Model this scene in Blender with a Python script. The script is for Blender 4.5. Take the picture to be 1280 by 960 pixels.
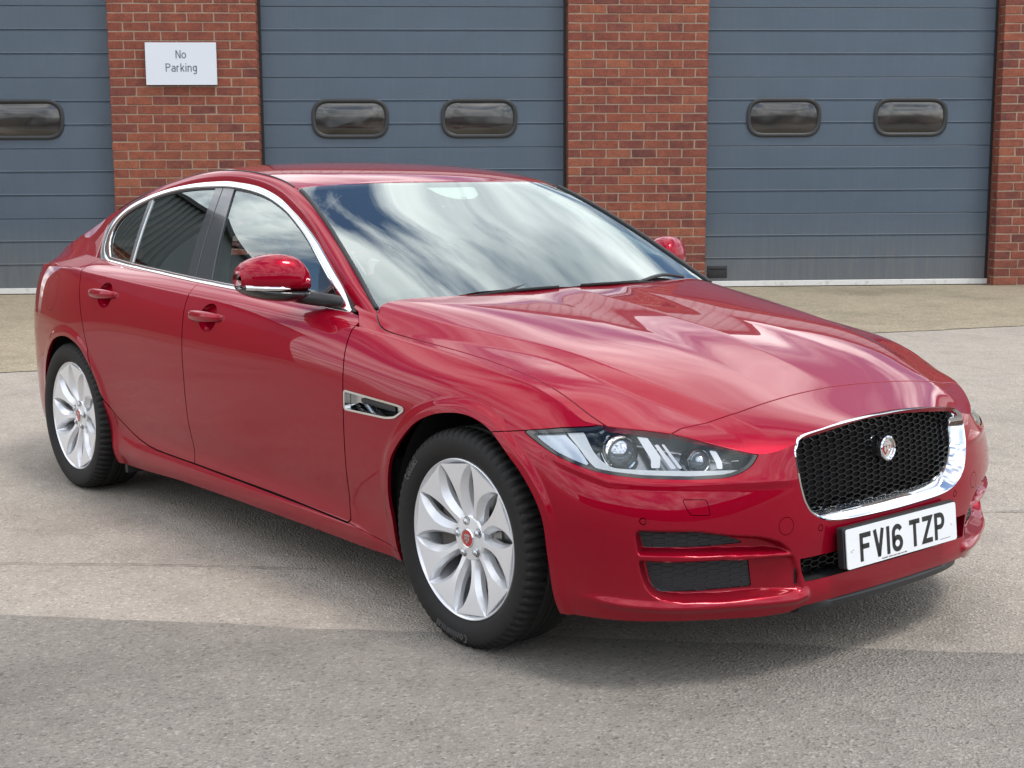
import bpy, bmesh, math, random
import numpy as np
from mathutils import Vector, Matrix
random.seed(7); rng = np.random.default_rng(7)
S = bpy.context.scene
for o in list(bpy.data.objects): bpy.data.objects.remove(o)
COL = S.collection
# ---------------------------------------------------------------- camera (x forward along the car, y to its left, z up; front axle at the origin)
cam = bpy.data.cameras.new('camera'); camo = bpy.data.objects.new('camera', cam); COL.objects.link(camo); S.camera = camo
_r = Vector((0.63607099, 0.77161393, -0.00506469)); _u = Vector((-0.11109521, 0.09807133, 0.98895898)); _f = Vector((-0.76359122, 0.62848545, -0.14810294))
M = Matrix((( _r[0], _u[0], -_f[0]), (_r[1], _u[1], -_f[1]), (_r[2], _u[2], -_f[2]))).to_4x4()
M.translation = (3.21274, -3.35679, 1.39230); camo.matrix_world = M
cam.sensor_fit = 'HORIZONTAL'; cam.sensor_width = 36.0; cam.lens = 36.0*1771.316/1280.0; cam.clip_start = .05; cam.clip_end = 3000
S.render.resolution_x = 1024; S.render.resolution_y = 768
# building frame: D along the wall (to the right in the picture), N out of the wall towards the yard
D = Vector((0.583541, 0.812084, 0)); NW = Vector((0.812084, -0.583541, 0)); P0 = Vector((-10.30845, 6.35917, 0)); WROT = math.atan2(D.y, D.x)
def wp(s, off, z=0): return P0+D*s+NW*off+Vector((0, 0, z))
# ---------------------------------------------------------------- light
SUN_EL = math.radians(63); _sd = (D*.78+NW*.62).normalized(); SUN_AZ = math.atan2(_sd.y, _sd.x)
sun = bpy.data.lights.new('sun', 'SUN'); sun.energy = 1.5; sun.angle = math.radians(14); sun.color = (1, .96, .9)
suno = bpy.data.objects.new('sun', sun); COL.objects.link(suno)
sv = Vector((math.cos(SUN_EL)*_sd.x, math.cos(SUN_EL)*_sd.y, math.sin(SUN_EL))); suno.rotation_euler = sv.to_track_quat('Z', 'Y').to_euler(); suno.location = sv*30
W = bpy.data.worlds.new('World'); S.world = W; W.use_nodes = True
def build_world():
    nt = W.node_tree; nt.nodes.clear(); N = nt.nodes; L = nt.links
    out = N.new('ShaderNodeOutputWorld'); bg = N.new('ShaderNodeBackground'); bg.inputs[1].default_value = 0.15
    sky = N.new('ShaderNodeTexSky'); sky.sky_type = 'NISHITA'; sky.sun_disc = False; sky.sun_elevation = SUN_EL; sky.sun_rotation = math.pi/2-SUN_AZ
    sky.air_density = 1.0; sky.dust_density = .6; sky.ozone_density = 2.0
    tc = N.new('ShaderNodeTexCoord'); sep = N.new('ShaderNodeSeparateXYZ'); L.new(tc.outputs['Generated'], sep.inputs[0])
    # project the direction on a cloud deck: xy / (z + .18)
    add = N.new('ShaderNodeMath'); add.operation = 'ADD'; add.inputs[1].default_value = .22; L.new(sep.outputs[2], add.inputs[0])
    mx = N.new('ShaderNodeMath'); mx.operation = 'MAXIMUM'; mx.inputs[1].default_value = .05; L.new(add.outputs[0], mx.inputs[0])
    dv = N.new('ShaderNodeVectorMath'); dv.operation = 'DIVIDE'; L.new(tc.outputs['Generated'], dv.inputs[0])
    cmb = N.new('ShaderNodeCombineXYZ'); L.new(mx.outputs[0], cmb.inputs[0]); L.new(mx.outputs[0], cmb.inputs[1]); cmb.inputs[2].default_value = 1
    L.new(cmb.outputs[0], dv.inputs[1])
    mp = N.new('ShaderNodeMapping'); mp.inputs['Scale'].default_value = (.9, 2.3, 0); mp.inputs['Location'].default_value = (CLOUD[0], CLOUD[1], 0); mp.inputs['Rotation'].default_value = (0, 0, .9); L.new(dv.outputs[0], mp.inputs[0])
    n1 = N.new('ShaderNodeTexNoise'); n1.inputs['Scale'].default_value = 1.25; n1.inputs['Detail'].default_value = 9; n1.inputs['Roughness'].default_value = .60; n1.inputs['Distortion'].default_value = .15; L.new(mp.outputs[0], n1.inputs['Vector'])
    cr = N.new('ShaderNodeValToRGB'); cr.color_ramp.elements[0].position = .41; cr.color_ramp.elements[1].position = .52
    L.new(n1.outputs['Fac'], cr.inputs[0])
    n2 = N.new('ShaderNodeTexNoise'); n2.inputs['Scale'].default_value = 2.6; n2.inputs['Detail'].default_value = 6; L.new(mp.outputs[0], n2.inputs['Vector'])
    c2 = N.new('ShaderNodeValToRGB'); c2.color_ramp.elements[0].position = .35; c2.color_ramp.elements[1].position = .66
    c2.color_ramp.elements[0].color = (CLB*.34, CLB*.37, CLB*.41, 1); c2.color_ramp.elements[1].color = (CLB, CLB*1.0, CLB*1.0, 1); L.new(n2.outputs['Fac'], c2.inputs[0])
    mix = N.new('ShaderNodeMixRGB'); L.new(cr.outputs[0], mix.inputs[0]); L.new(sky.outputs[0], mix.inputs[1]); L.new(c2.outputs[0], mix.inputs[2])
    L.new(mix.outputs[0], bg.inputs[0]); L.new(bg.outputs[0], out.inputs[0])
CLOUD = (3.1, 1.7); CLB = 15.5
build_world()
S.view_settings.view_transform = 'Standard'; S.view_settings.look = 'None'; S.view_settings.exposure = 0.35; S.view_settings.gamma = 1
S.render.engine = 'CYCLES'
# ---------------------------------------------------------------- object helpers
def tag(o, label=None, cat=None, group=None, kind=None):
    if label: o['label'] = label
    if cat: o['category'] = cat
    if group: o['group'] = group
    if kind: o['kind'] = kind
    return o
def link(o, parent=None):
    COL.objects.link(o)
    if parent is not None: o.parent = parent
    return o
def empty(name, loc=(0, 0, 0), rz=0, parent=None):
    o = bpy.data.objects.new(name, None); o.empty_display_size = .2; o.location = loc; o.rotation_euler = (0, 0, rz); return link(o, parent)
def raw_mesh(name, V, F, m, parent=None, smooth=False):
    me = bpy.data.meshes.new(name); me.from_pydata([tuple(map(float, v)) for v in V], [], [tuple(map(int, f)) for f in F]); me.materials.append(m)
    if smooth: me.shade_smooth()
    return link(bpy.data.objects.new(name, me), parent)
def bm_obj(name, bm, m, parent=None, smooth=False):
    me = bpy.data.meshes.new(name); bm.normal_update(); bm.to_mesh(me); bm.free(); me.materials.append(m)
    if smooth: me.shade_smooth()
    return link(bpy.data.objects.new(name, me), parent)
def auto_smooth(o, ang=35):
    me = o.data; me.shade_smooth(); bm = bmesh.new(); bm.from_mesh(me); a = math.radians(ang)
    for e in bm.edges:
        if len(e.link_faces) == 2 and e.calc_face_angle(0) > a: e.smooth = False
    bm.to_mesh(me); bm.free(); return o
def bm_box(bm, lo, hi, bev=0, seg=2):
    r = bmesh.ops.create_cube(bm, size=1.0); vs = r['verts']
    for v in vs:
        v.co = Vector([(lo[i]+hi[i])/2+v.co[i]*(hi[i]-lo[i]) for i in range(3)])
    if bev: bmesh.ops.bevel(bm, geom=list({e for v in vs for e in v.link_edges}), offset=bev, segments=seg, profile=.6, affect='EDGES')
def box(name, lo, hi, m, parent=None, bev=0, seg=2):
    bm = bmesh.new(); bm_box(bm, lo, hi, bev, seg); o = bm_obj(name, bm, m, parent); return auto_smooth(o) if bev else o
def tube_mesh(path, r, k=10, closed=False):
    P = np.asarray(path, float); n = len(P); T = np.gradient(P, axis=0) if not closed else np.roll(P, -1, 0)-np.roll(P, 1, 0)
    T /= np.linalg.norm(T, axis=1)[:, None]; ref = np.array([0, 0, 1.]) if abs(T[0, 2]) < .9 else np.array([1., 0, 0])
    V = []; a = np.cross(T[0], ref); a /= np.linalg.norm(a); rr = np.broadcast_to(r, (n,))
    for i in range(n):
        a = a-T[i]*np.dot(a, T[i]); a /= np.linalg.norm(a); b = np.cross(T[i], a)
        for j in range(k):
            t = 2*math.pi*j/k; V.append(P[i]+rr[i]*(a*math.cos(t)+b*math.sin(t)))
    F = []
    for i in range(n if closed else n-1):
        for j in range(k): F.append((i*k+j, i*k+(j+1) % k, ((i+1) % n)*k+(j+1) % k, ((i+1) % n)*k+j))
    if not closed: F += [tuple(range(k))[::-1], tuple(range((n-1)*k, n*k))]
    return V, F
def tube(name, path, r, m, parent=None, k=10, closed=False):
    V, F = tube_mesh(path, r, k, closed); return raw_mesh(name, V, F, m, parent, True)
def patch_obj(name, p, m, parent=None, label=None):
    if len(p['F']) == 0: return None
    V, N, F = p['V'], p['N'], p['F'].copy()
    a = V[F[:, 1]]-V[F[:, 0]]; b = V[F[:, 2]]-V[F[:, 0]]; g = np.cross(a, b); area = np.linalg.norm(g, axis=1)
    F = F[area > 1e-12]; g = g[area > 1e-12]
    dn = (g*N[F].mean(1)).sum(1); fl = dn < 0; F[fl] = F[fl][:, ::-1]
    me = bpy.data.meshes.new(name); me.vertices.add(len(V)); me.vertices.foreach_set('co', V.astype(np.float32).ravel())
    me.loops.add(len(F)*3); me.loops.foreach_set('vertex_index', F.astype(np.int32).ravel()); me.polygons.add(len(F))
    me.polygons.foreach_set('loop_start', np.arange(0, len(F)*3, 3, dtype=np.int32)); me.polygons.foreach_set('loop_total', np.full(len(F), 3, dtype=np.int32))
    me.update(calc_edges=True); me.materials.append(m); me.shade_smooth()
    n = N/(np.linalg.norm(N, axis=1)[:, None]+1e-12); me.normals_split_custom_set_from_vertices([tuple(v) for v in n.tolist()])
    o = link(bpy.data.objects.new(name, me), parent)
    if label: o['label'] = label
    return o
# ---------------------------------------------------------------- materials
def mat(name, col=(.5, .5, .5), rough=.5, metal=0, coat=0, coatr=.03, spec=.5, emit=None, es=0):
    m = bpy.data.materials.new(name); m.use_nodes = True; b = m.node_tree.nodes['Principled BSDF']
    b.inputs['Base Color'].default_value = (*col, 1); b.inputs['Roughness'].default_value = rough; b.inputs['Metallic'].default_value = metal
    b.inputs['Coat Weight'].default_value = coat; b.inputs['Coat Roughness'].default_value = coatr; b.inputs['Specular IOR Level'].default_value = spec
    if emit: b.inputs['Emission Color'].default_value = (*emit, 1); b.inputs['Emission Strength'].default_value = es
    return m
def nd(m, t, **k):
    n = m.node_tree.nodes.new(t)
    for a, v in k.items():
        if a in n.inputs.keys(): n.inputs[a].default_value = v
        else: setattr(n, a, v)
    return n
def lk(m, a, b): m.node_tree.links.new(a, b)
def bsdf(m): return m.node_tree.nodes['Principled BSDF']
def ramp(m, src, stops):
    r = nd(m, 'ShaderNodeValToRGB'); e = r.color_ramp.elements
    while len(e) > 1: e.remove(e[-1])
    e[0].position, e[0].color = stops[0][0], (*stops[0][1], 1)
    for p, c in stops[1:]:
        q = e.new(p); q.color = (*c, 1)
    lk(m, src, r.inputs[0]); return r
def noise(m, scale, detail=4, rough=.5, vec=None, dist=0):
    n = nd(m, 'ShaderNodeTexNoise'); n.inputs['Scale'].default_value = scale; n.inputs['Detail'].default_value = detail; n.inputs['Roughness'].default_value = rough; n.inputs['Distortion'].default_value = dist
    if vec is not None: lk(m, vec, n.inputs['Vector'])
    return n
def objco(m): return nd(m, 'ShaderNodeTexCoord').outputs['Object']
def bump(m, h, dist, strength=1.0, prev=None):
    b = nd(m, 'ShaderNodeBump'); b.inputs['Distance'].default_value = dist; b.inputs['Strength'].default_value = strength; lk(m, h, b.inputs['Height'])
    if prev: lk(m, prev.outputs[0], b.inputs['Normal'])
    lk(m, b.outputs[0], bsdf(m).inputs['Normal']); return b
def mixc(m, fac, a, b, mode='MIX'):
    x = nd(m, 'ShaderNodeMixRGB', blend_type=mode)
    for i, v in ((0, fac), (1, a), (2, b)):
        if hasattr(v, 'links'): lk(m, v, x.inputs[i])
        else: x.inputs[i].default_value = v if i == 0 else (*v, 1)
    return x.outputs[0]
# car paint: metallic red base, flakes, clear coat, faint road dust low down
PAINT = mat('red_metallic_paint', (.36, .004, .014), .34, .42, 1.0, .008, .0); bsdf0 = PAINT.node_tree.nodes['Principled BSDF']; bsdf0.inputs['Coat IOR'].default_value = 1.36
co = objco(PAINT)
fl = noise(PAINT, 900, 2, .6, co); PAINTC = mixc(PAINT, fl.outputs['Fac'], (.21, .0004, .0105), (.35, .0007, .0190))
geo = nd(PAINT, 'ShaderNodeNewGeometry'); sp = nd(PAINT, 'ShaderNodeSeparateXYZ'); lk(PAINT, geo.outputs['Position'], sp.inputs[0])
dz = nd(PAINT, 'ShaderNodeMapRange'); dz.inputs['From Min'].default_value = .42; dz.inputs['From Max'].default_value = .15; lk(PAINT, sp.outputs[2], dz.inputs['Value'])
dn = noise(PAINT, 14, 6, .65, co); dm = nd(PAINT, 'ShaderNodeMath', operation='MULTIPLY'); lk(PAINT, dz.outputs[0], dm.inputs[0]); lk(PAINT, dn.outputs['Fac'], dm.inputs[1])
dk = nd(PAINT, 'ShaderNodeMath', operation='MULTIPLY'); lk(PAINT, dm.outputs[0], dk.inputs[0]); dk.inputs[1].default_value = .14
lk(PAINT, mixc(PAINT, dk.outputs[0], PAINTC, (.20, .14, .11)), bsdf(PAINT).inputs['Base Color'])
cr_ = nd(PAINT, 'ShaderNodeMapRange'); cr_.inputs['To Min'].default_value = .012; cr_.inputs['To Max'].default_value = .22; lk(PAINT, dm.outputs[0], cr_.inputs['Value']); lk(PAINT, cr_.outputs[0], bsdf(PAINT).inputs['Coat Roughness'])
op = noise(PAINT, 420, 2, .5, co); _b = nd(PAINT, 'ShaderNodeBump'); _b.inputs['Distance'].default_value = .00003; _b.inputs['Strength'].default_value = .15; lk(PAINT, op.outputs['Fac'], _b.inputs['Height'])
CHROME = mat('chrome', (.78, .79, .80), .06, 1.0)
SATIN = mat('satin_metal', (.55, .56, .57), .25, 1.0)
GLOSSB = mat('gloss_black', (.012, .012, .013), .08, 0, .6)
PLAST = mat('black_plastic', (.016, .017, .018), .42)
MATTEB = mat('matte_black', (.008, .008, .008), .8)
INTAKE = mat('intake_plastic', (.020, .022, .025), .45)
RUBBER = mat('tyre_rubber', (.018, .018, .018), .7, spec=.35)
_n = noise(RUBBER, 60, 5, .6, objco(RUBBER)); lk(RUBBER, mixc(RUBBER, _n.outputs['Fac'], (.006, .006, .006), (.017, .016, .015)), bsdf(RUBBER).inputs['Base Color'])
SEAL = mat('rubber_seal', (.010, .010, .011), .5)
ALLOY = mat('silver_wheel_paint', (.78, .79, .81), .32, .45, .6, .08)
DISC = mat('brake_steel', (.32, .31, .30), .38, 1.0)
IRON = mat('cast_iron', (.10, .09, .085), .6, .6)
FABRIC = mat('seat_leather', (.075, .072, .068), .55)
DASH = mat('dashboard', (.045, .046, .048), .6)
LINING = mat('grey_lining', (.55, .55, .53), .9)
REDLENS = mat('red_lens', (.70, .012, .010), .1, 0, 1)
BADGER = mat('badge_red', (.42, .01, .02), .25, 0, .8)
WHITEPL = mat('plate_white', (.74, .76, .78), .3, 0, .3)
INK = mat('plate_black', (.006, .006, .006), .5)
def glass(name, tint, ior=1.6, rough=0.0, extra=0.0):
    m = bpy.data.materials.new(name); m.use_nodes = True; nt = m.node_tree; nt.nodes.clear(); N = nt.nodes; L = nt.links
    o = N.new('ShaderNodeOutputMaterial'); mx = N.new('ShaderNodeMixShader'); fr = N.new('ShaderNodeFresnel'); fr.inputs[0].default_value = ior
    t = N.new('ShaderNodeBsdfTransparent'); t.inputs[0].default_value = (*tint, 1); g = N.new('ShaderNodeBsdfGlossy'); g.inputs['Roughness'].default_value = rough; g.inputs['Color'].default_value = (.90, 1, .985, 1)
    a = N.new('ShaderNodeMath'); a.operation = 'ADD'; a.inputs[1].default_value = extra; a.use_clamp = True; L.new(fr.outputs[0], a.inputs[0])
    L.new(a.outputs[0], mx.inputs[0]); L.new(t.outputs[0], mx.inputs[1]); L.new(g.outputs[0], mx.inputs[2]); L.new(mx.outputs[0], o.inputs[0]); return m
GL_SCREEN = glass('windscreen_glass', (.80, .92, .87), 2.0, 0, .10)
GL_FRONT = glass('door_glass', (.80, .90, .86), 1.9, 0, .10)
GL_REAR = glass('privacy_glass', (.10, .11, .11), 1.9, 0, .10)
GL_LENS = glass('lamp_lens', (.93, .94, .95), 1.5)
GL_BALL = mat('projector_glass', (.42, .46, .50), .03, .65, 1)
DRL = mat('daytime_light', (.92, .94, .95), .25, 0, .5)
LAMPIN = mat('lamp_inner', (.24, .25, .27), .18, .9)
LAMPGR = mat('lamp_grey', (.50, .55, .62), .22, .7)
INTAKE2 = mat('intake_rib', (.030, .033, .038), .35)

GLOSSB2 = mat('pillar_gloss', (.06, .063, .07), .12, .5, .8)
FRIT = mat('screen_frit', (.02, .02, .021), .25, 0, .5)
import numpy as np, math
# ---------------------------------------------------------------- maths helpers
def nspline(t, y):
    """natural cubic spline through (t, y); y may be (n,) or (n,k); returns evaluator"""
    t = np.asarray(t, float); y = np.asarray(y, float); n = len(t); h = np.diff(t)
    A = np.zeros((n, n)); b = np.zeros((n,) + y.shape[1:])
    A[0, 0] = A[-1, -1] = 1
    for i in range(1, n-1):
        A[i, i-1] = h[i-1]; A[i, i] = 2*(h[i-1]+h[i]); A[i, i+1] = h[i]
        b[i] = 6*((y[i+1]-y[i])/h[i]-(y[i]-y[i-1])/h[i-1])
    m = np.linalg.solve(A, b)
    def ev(x):
        x = np.asarray(x, float); i = np.clip(np.searchsorted(t, x)-1, 0, n-2)
        x0 = t[i]; hh = h[i]; a = (t[i+1]-x); c = (x-x0)
        if y.ndim > 1: a = a[..., None]; c = c[..., None]; hh = hh[..., None]
        return (m[i]*a**3+m[i+1]*c**3)/(6*hh)+(y[i]/hh-m[i]*hh/6)*a+(y[i+1]/hh-m[i+1]*hh/6)*c
    return ev
def lin(x, xs, ys): return np.interp(x, xs, ys)
def sstep(x, a, b):
    t = np.clip((x-a)/(b-a), 0, 1); return t*t*(3-2*t)
def rbf(P, z, smooth=0.0):
    """thin plate surface through scattered plan points"""
    P = np.asarray(P, float); z = np.asarray(z, float); n = len(P)
    def K(A, B):
        r2 = ((A[:, None]-B[None])**2).sum(-1); return 0.5*r2*np.log(r2+1e-12)
    M = np.zeros((n+3, n+3)); M[:n, :n] = K(P, P)+np.eye(n)*smooth
    Q = np.c_[np.ones(n), P]; M[:n, n:] = Q; M[n:, :n] = Q.T
    w = np.linalg.solve(M, np.r_[z, 0, 0, 0])
    def ev(x, y):
        x = np.asarray(x, float); sh = x.shape; A = np.c_[x.ravel(), np.asarray(y, float).ravel()]
        out = np.empty(len(A))
        for s in range(0, len(A), 20000):
            a = A[s:s+20000]; out[s:s+20000] = K(a, P)@w[:n]+w[n]+a@w[n+1:]
        return out.reshape(sh)
    return ev
def smooth_closed(pts, n=8):
    """closed Catmull-Rom curve through points"""
    p = np.asarray(pts, float); out = []
    for i in range(len(p)):
        a, b, c, d = p[i-1], p[i], p[(i+1) % len(p)], p[(i+2) % len(p)]
        for k in range(n):
            t = k/n; out.append(0.5*((2*b)+(-a+c)*t+(2*a-5*b+4*c-d)*t*t+(-a+3*b-3*c+d)*t**3))
    return np.array(out)
def smooth_open(pts, n=8):
    p = np.asarray(pts, float); p = np.vstack([2*p[0]-p[1], p, 2*p[-1]-p[-2]]); out = []
    for i in range(1, len(p)-2):
        a, b, c, d = p[i-1], p[i], p[i+1], p[i+2]
        for k in range(n):
            t = k/n; out.append(0.5*((2*b)+(-a+c)*t+(2*a-5*b+4*c-d)*t*t+(-a+3*b-3*c+d)*t**3))
    out.append(p[-2]); return np.array(out)
def round_poly(pts, r, n=5):
    """round the corners of a closed polygon by radius-like distance r (scalar or per corner)"""
    p = np.asarray(pts, float); out = []; m = len(p)
    rr = [r]*m if np.isscalar(r) else r
    for i in range(m):
        a, b, c = p[i-1], p[i], p[(i+1) % m]
        la = np.linalg.norm(a-b); lc = np.linalg.norm(c-b); q = min(rr[i], la*.49, lc*.49)
        if q < 1e-6: out.append(b); continue
        s = b+(a-b)/la*q; e = b+(c-b)/lc*q
        for k in range(n+1):
            t = k/n; out.append((1-t)**2*s+2*t*(1-t)*b+t*t*e)
    return np.array(out)
def sdist(X, Y, poly, closed=True):
    """signed distance (negative inside) to a polygon, or unsigned to an open line"""
    P = np.asarray(poly, float); Q = np.roll(P, -1, 0)
    if not closed: P, Q = P[:-1], Q[:-1]
    sh = np.shape(X); x = np.ravel(X); y = np.ravel(Y); best = np.full(len(x), 1e9); ins = np.zeros(len(x), bool)
    for (ax, ay), (bx, by) in zip(P, Q):
        dx, dy = bx-ax, by-ay; L = dx*dx+dy*dy
        if L < 1e-14: continue
        t = np.clip(((x-ax)*dx+(y-ay)*dy)/L, 0, 1)
        best = np.minimum(best, (x-ax-t*dx)**2+(y-ay-t*dy)**2)
        if closed:
            c = (ay > y) != (by > y)
            with np.errstate(divide='ignore', invalid='ignore'):
                ins ^= c & (x < (bx-ax)*(y-ay)/(by-ay if by != ay else 1e-12)+ax)
    d = np.sqrt(best)
    if closed: d = np.where(ins, -d, d)
    return d.reshape(sh)
# a patch is a triangle soup with attributes: dict(V=(n,3), N=(n,3), A=(n,k), F=(m,3))
def grid_patch(P, N, A):
    """P (a,b,3) -> patch"""
    a, b = P.shape[:2]; idx = np.arange(a*b).reshape(a, b)
    q = np.stack([idx[:-1, :-1], idx[1:, :-1], idx[1:, 1:], idx[:-1, 1:]], -1).reshape(-1, 4)
    F = np.vstack([q[:, [0, 1, 2]], q[:, [0, 2, 3]]])
    return dict(V=P.reshape(-1, 3), N=N.reshape(-1, 3), A=A.reshape(a*b, -1), F=F)
def weld(p):
    _, i, inv = np.unique(np.round(p['V'], 6), axis=0, return_index=True, return_inverse=True); inv = np.ravel(inv)
    F = inv[p['F']]; F = F[(F[:, 0] != F[:, 1]) & (F[:, 1] != F[:, 2]) & (F[:, 0] != F[:, 2])]; return dict(V=p['V'][i], N=p['N'][i], A=p['A'][i], F=F)
def compact(p):
    if len(p['F']) == 0: return dict(V=np.zeros((0, 3)), N=np.zeros((0, 3)), A=np.zeros((0, p['A'].shape[1])), F=np.zeros((0, 3), int))
    u, inv = np.unique(p['F'], return_inverse=True)
    return dict(V=p['V'][u], N=p['N'][u], A=p['A'][u], F=inv.reshape(-1, 3))
def split(p, f, eps=2e-5):
    """cut a patch along f=0 -> (negative side, positive side)"""
    f = np.where(np.abs(f) < eps, 0.0, f); F = p['F']; s = np.sign(f)[F].astype(int)
    neg = (s <= 0).all(1); pos = (s >= 0).all(1) & ~neg
    mix = ~(neg | pos)
    M = F[mix]; V, N, A = p['V'], p['N'], p['A']
    if len(M) == 0:
        return compact(dict(V=V, N=N, A=A, F=F[neg])), compact(dict(V=V, N=N, A=A, F=F[pos]))
    E = np.vstack([M[:, [0, 1]], M[:, [1, 2]], M[:, [2, 0]]]); E = np.sort(E, 1)
    cr = (np.sign(f[E[:, 0]])*np.sign(f[E[:, 1]])) < 0
    UE, inv = np.unique(E[cr], axis=0, return_inverse=True); inv = np.ravel(inv)
    t = (f[UE[:, 0]]/(f[UE[:, 0]]-f[UE[:, 1]]))[:, None]
    mixf = lambda W: W[UE[:, 0]]*(1-t)+W[UE[:, 1]]*t
    n0 = len(V); V2 = np.vstack([V, mixf(V)]); N2 = np.vstack([N, mixf(N)]); A2 = np.vstack([A, mixf(A)])
    eid = np.full(len(E), -1); eid[cr] = n0+inv; m = len(M)
    eid = np.stack([eid[:m], eid[m:2*m], eid[2*m:]], 1)
    out = {-1: [], 1: []}
    for tri, ed in zip(M, eid):
        ring = []
        for k in range(3):
            ring.append((tri[k], f[tri[k]]))
            if ed[k] >= 0: ring.append((ed[k], 0.0))
        for sg in (-1, 1):
            r = [i for i, v in ring if v*sg >= 0]
            for k in range(1, len(r)-1): out[sg].append((r[0], r[k], r[k+1]))
    def mk(keep, extra):
        FF = F[keep]
        if extra: FF = np.vstack([FF, np.array(extra)])
        return compact(dict(V=V2, N=N2, A=A2, F=FF))
    return mk(neg, out[-1]), mk(pos, out[1])
def inside(p, f): return split(p, f)[0]
def outside(p, f): return split(p, f)[1]
def merge(ps):
    ps = [q for q in ps if len(q['V'])]
    o = np.cumsum([0]+[len(q['V']) for q in ps]); k = min(q['A'].shape[1] for q in ps)
    return dict(V=np.vstack([q['V'] for q in ps]), N=np.vstack([q['N'] for q in ps]), A=np.vstack([q['A'][:, :k] for q in ps]),
                F=np.vstack([q['F']+o[i] for i, q in enumerate(ps)]))
def mirror(p):
    V = p['V']*[1, -1, 1]; N = p['N']*[1, -1, 1]
    return dict(V=V, N=N, A=p['A'], F=p['F'][:, ::-1])
def lipped(p, depth=.012, rad=.0018, skip=None):
    """give the open edges of a panel a small rounded, folded-in lip"""
    F = p['F']; E = np.vstack([F[:, [0, 1]], F[:, [1, 2]], F[:, [2, 0]]])
    key = np.sort(E, 1); _, inv, cnt = np.unique(key, axis=0, return_inverse=True, return_counts=True); inv = np.ravel(inv)
    B = E[cnt[inv] == 1]
    if skip is not None and len(B):
        sk = skip(p['V']); B = B[~(sk[B[:, 0]] & sk[B[:, 1]])]
    if len(B) == 0: return p
    V, N = p['V'], p['N']; d = V[B[:, 1]]-V[B[:, 0]]; nb = (N[B[:, 0]]+N[B[:, 1]])/2
    out = np.cross(d, nb); out /= np.linalg.norm(out, axis=1)[:, None]+1e-12
    u = np.unique(B); mp = np.full(len(V), -1); mp[u] = np.arange(len(u))
    O = np.zeros((len(u), 3)); np.add.at(O, mp[B[:, 0]], out); np.add.at(O, mp[B[:, 1]], out)
    O /= np.linalg.norm(O, axis=1)[:, None]+1e-12
    Vb, Nb = V[u], N[u]; n0 = len(V)
    rings = [(Vb, Nb), (Vb+O*rad*.6-Nb*rad*.25, Nb*.8+O*.6), (Vb+O*rad-Nb*rad, O*.98+Nb*.2), (Vb+O*rad-Nb*depth, O)]
    Vs = [V]; Ns = [N]; As = [p['A']]
    for a, b in rings:
        Vs.append(a); Ns.append(b/np.linalg.norm(b, axis=1)[:, None]); As.append(p['A'][u])
    k = len(u); Fs = [F]
    for r in range(3):
        a = n0+r*k; b = a+k; i, j = mp[B[:, 0]], mp[B[:, 1]]
        Fs += [np.stack([a+j, a+i, b+i], 1), np.stack([a+j, b+i, b+j], 1)]
    return dict(V=np.vstack(Vs), N=np.vstack(Ns), A=np.vstack(As), F=np.vstack(Fs))
def surf_normals(P):
    """finite-difference normals of a grid (a,b,3)"""
    du = np.gradient(P, axis=0); dv = np.gradient(P, axis=1); n = np.cross(du, dv)
    return n/(np.linalg.norm(n, axis=-1)[..., None]+1e-12)
def pieces(p):
    """connected pieces of a patch, largest first"""
    F = p['F']; n = len(p['V']); lab = np.arange(n)
    while True:
        m = lab[F].min(1); new = lab.copy()
        for k in range(3): np.minimum.at(new, F[:, k], m)
        new = new[new]
        if (new == lab).all(): break
        lab = new
    out = []
    for l in np.unique(lab[F[:, 0]]): out.append(compact(dict(V=p['V'], N=p['N'], A=p['A'], F=F[lab[F[:, 0]] == l])))
    return sorted(out, key=lambda q: -len(q['F']))
def stroke(pts, w, closed=False):
    """thick line -> list of quads (2D)"""
    p = [np.array(q, float) for q in pts]; p = [q for i, q in enumerate(p) if i == 0 or np.hypot(*(q-p[i-1])) > 1e-6]; n = len(p); L = []; R = []
    for i in range(n):
        if closed: d0 = p[i]-p[i-1]; d1 = p[(i+1) % n]-p[i]
        else:
            d0 = p[i]-p[i-1] if i else p[1]-p[0]; d1 = p[i+1]-p[i] if i < n-1 else p[-1]-p[-2]
        d0 = d0/np.linalg.norm(d0); d1 = d1/np.linalg.norm(d1); n0 = np.array([-d0[1], d0[0]]); n1 = np.array([-d1[1], d1[0]]); m_ = n0+n1; L_ = np.linalg.norm(m_)
        m_ = n0 if L_ < .2 else m_/L_; s = min(1/max(np.dot(m_, n0), .35), 2.2); L.append(p[i]+m_*w/2*s); R.append(p[i]-m_*w/2*s)
    k = n if closed else n-1
    return [[tuple(R[i]), tuple(R[(i+1) % n]), tuple(L[(i+1) % n]), tuple(L[i])] for i in range(k)]
def arc(cx, cy, rx, ry, a0, a1, n=10): return [(cx+rx*math.cos(math.radians(a0+(a1-a0)*i/n)), cy+ry*math.sin(math.radians(a0+(a1-a0)*i/n))) for i in range(n+1)]
def plate2d(name, polys, to3, th, m, parent, smooth=False):
    """extruded flat shapes; to3(x, y, h) -> point"""
    V = []; F = []
    for P in polys:
        b = len(V); n = len(P); V += [to3(x, y, th) for x, y in P]+[to3(x, y, 0) for x, y in P]
        F += [tuple(range(b, b+n))]+[(b+i, b+n+i, b+n+(i+1) % n, b+(i+1) % n) for i in range(n)]
    return raw_mesh(name, V, F, m, parent, smooth)
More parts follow.
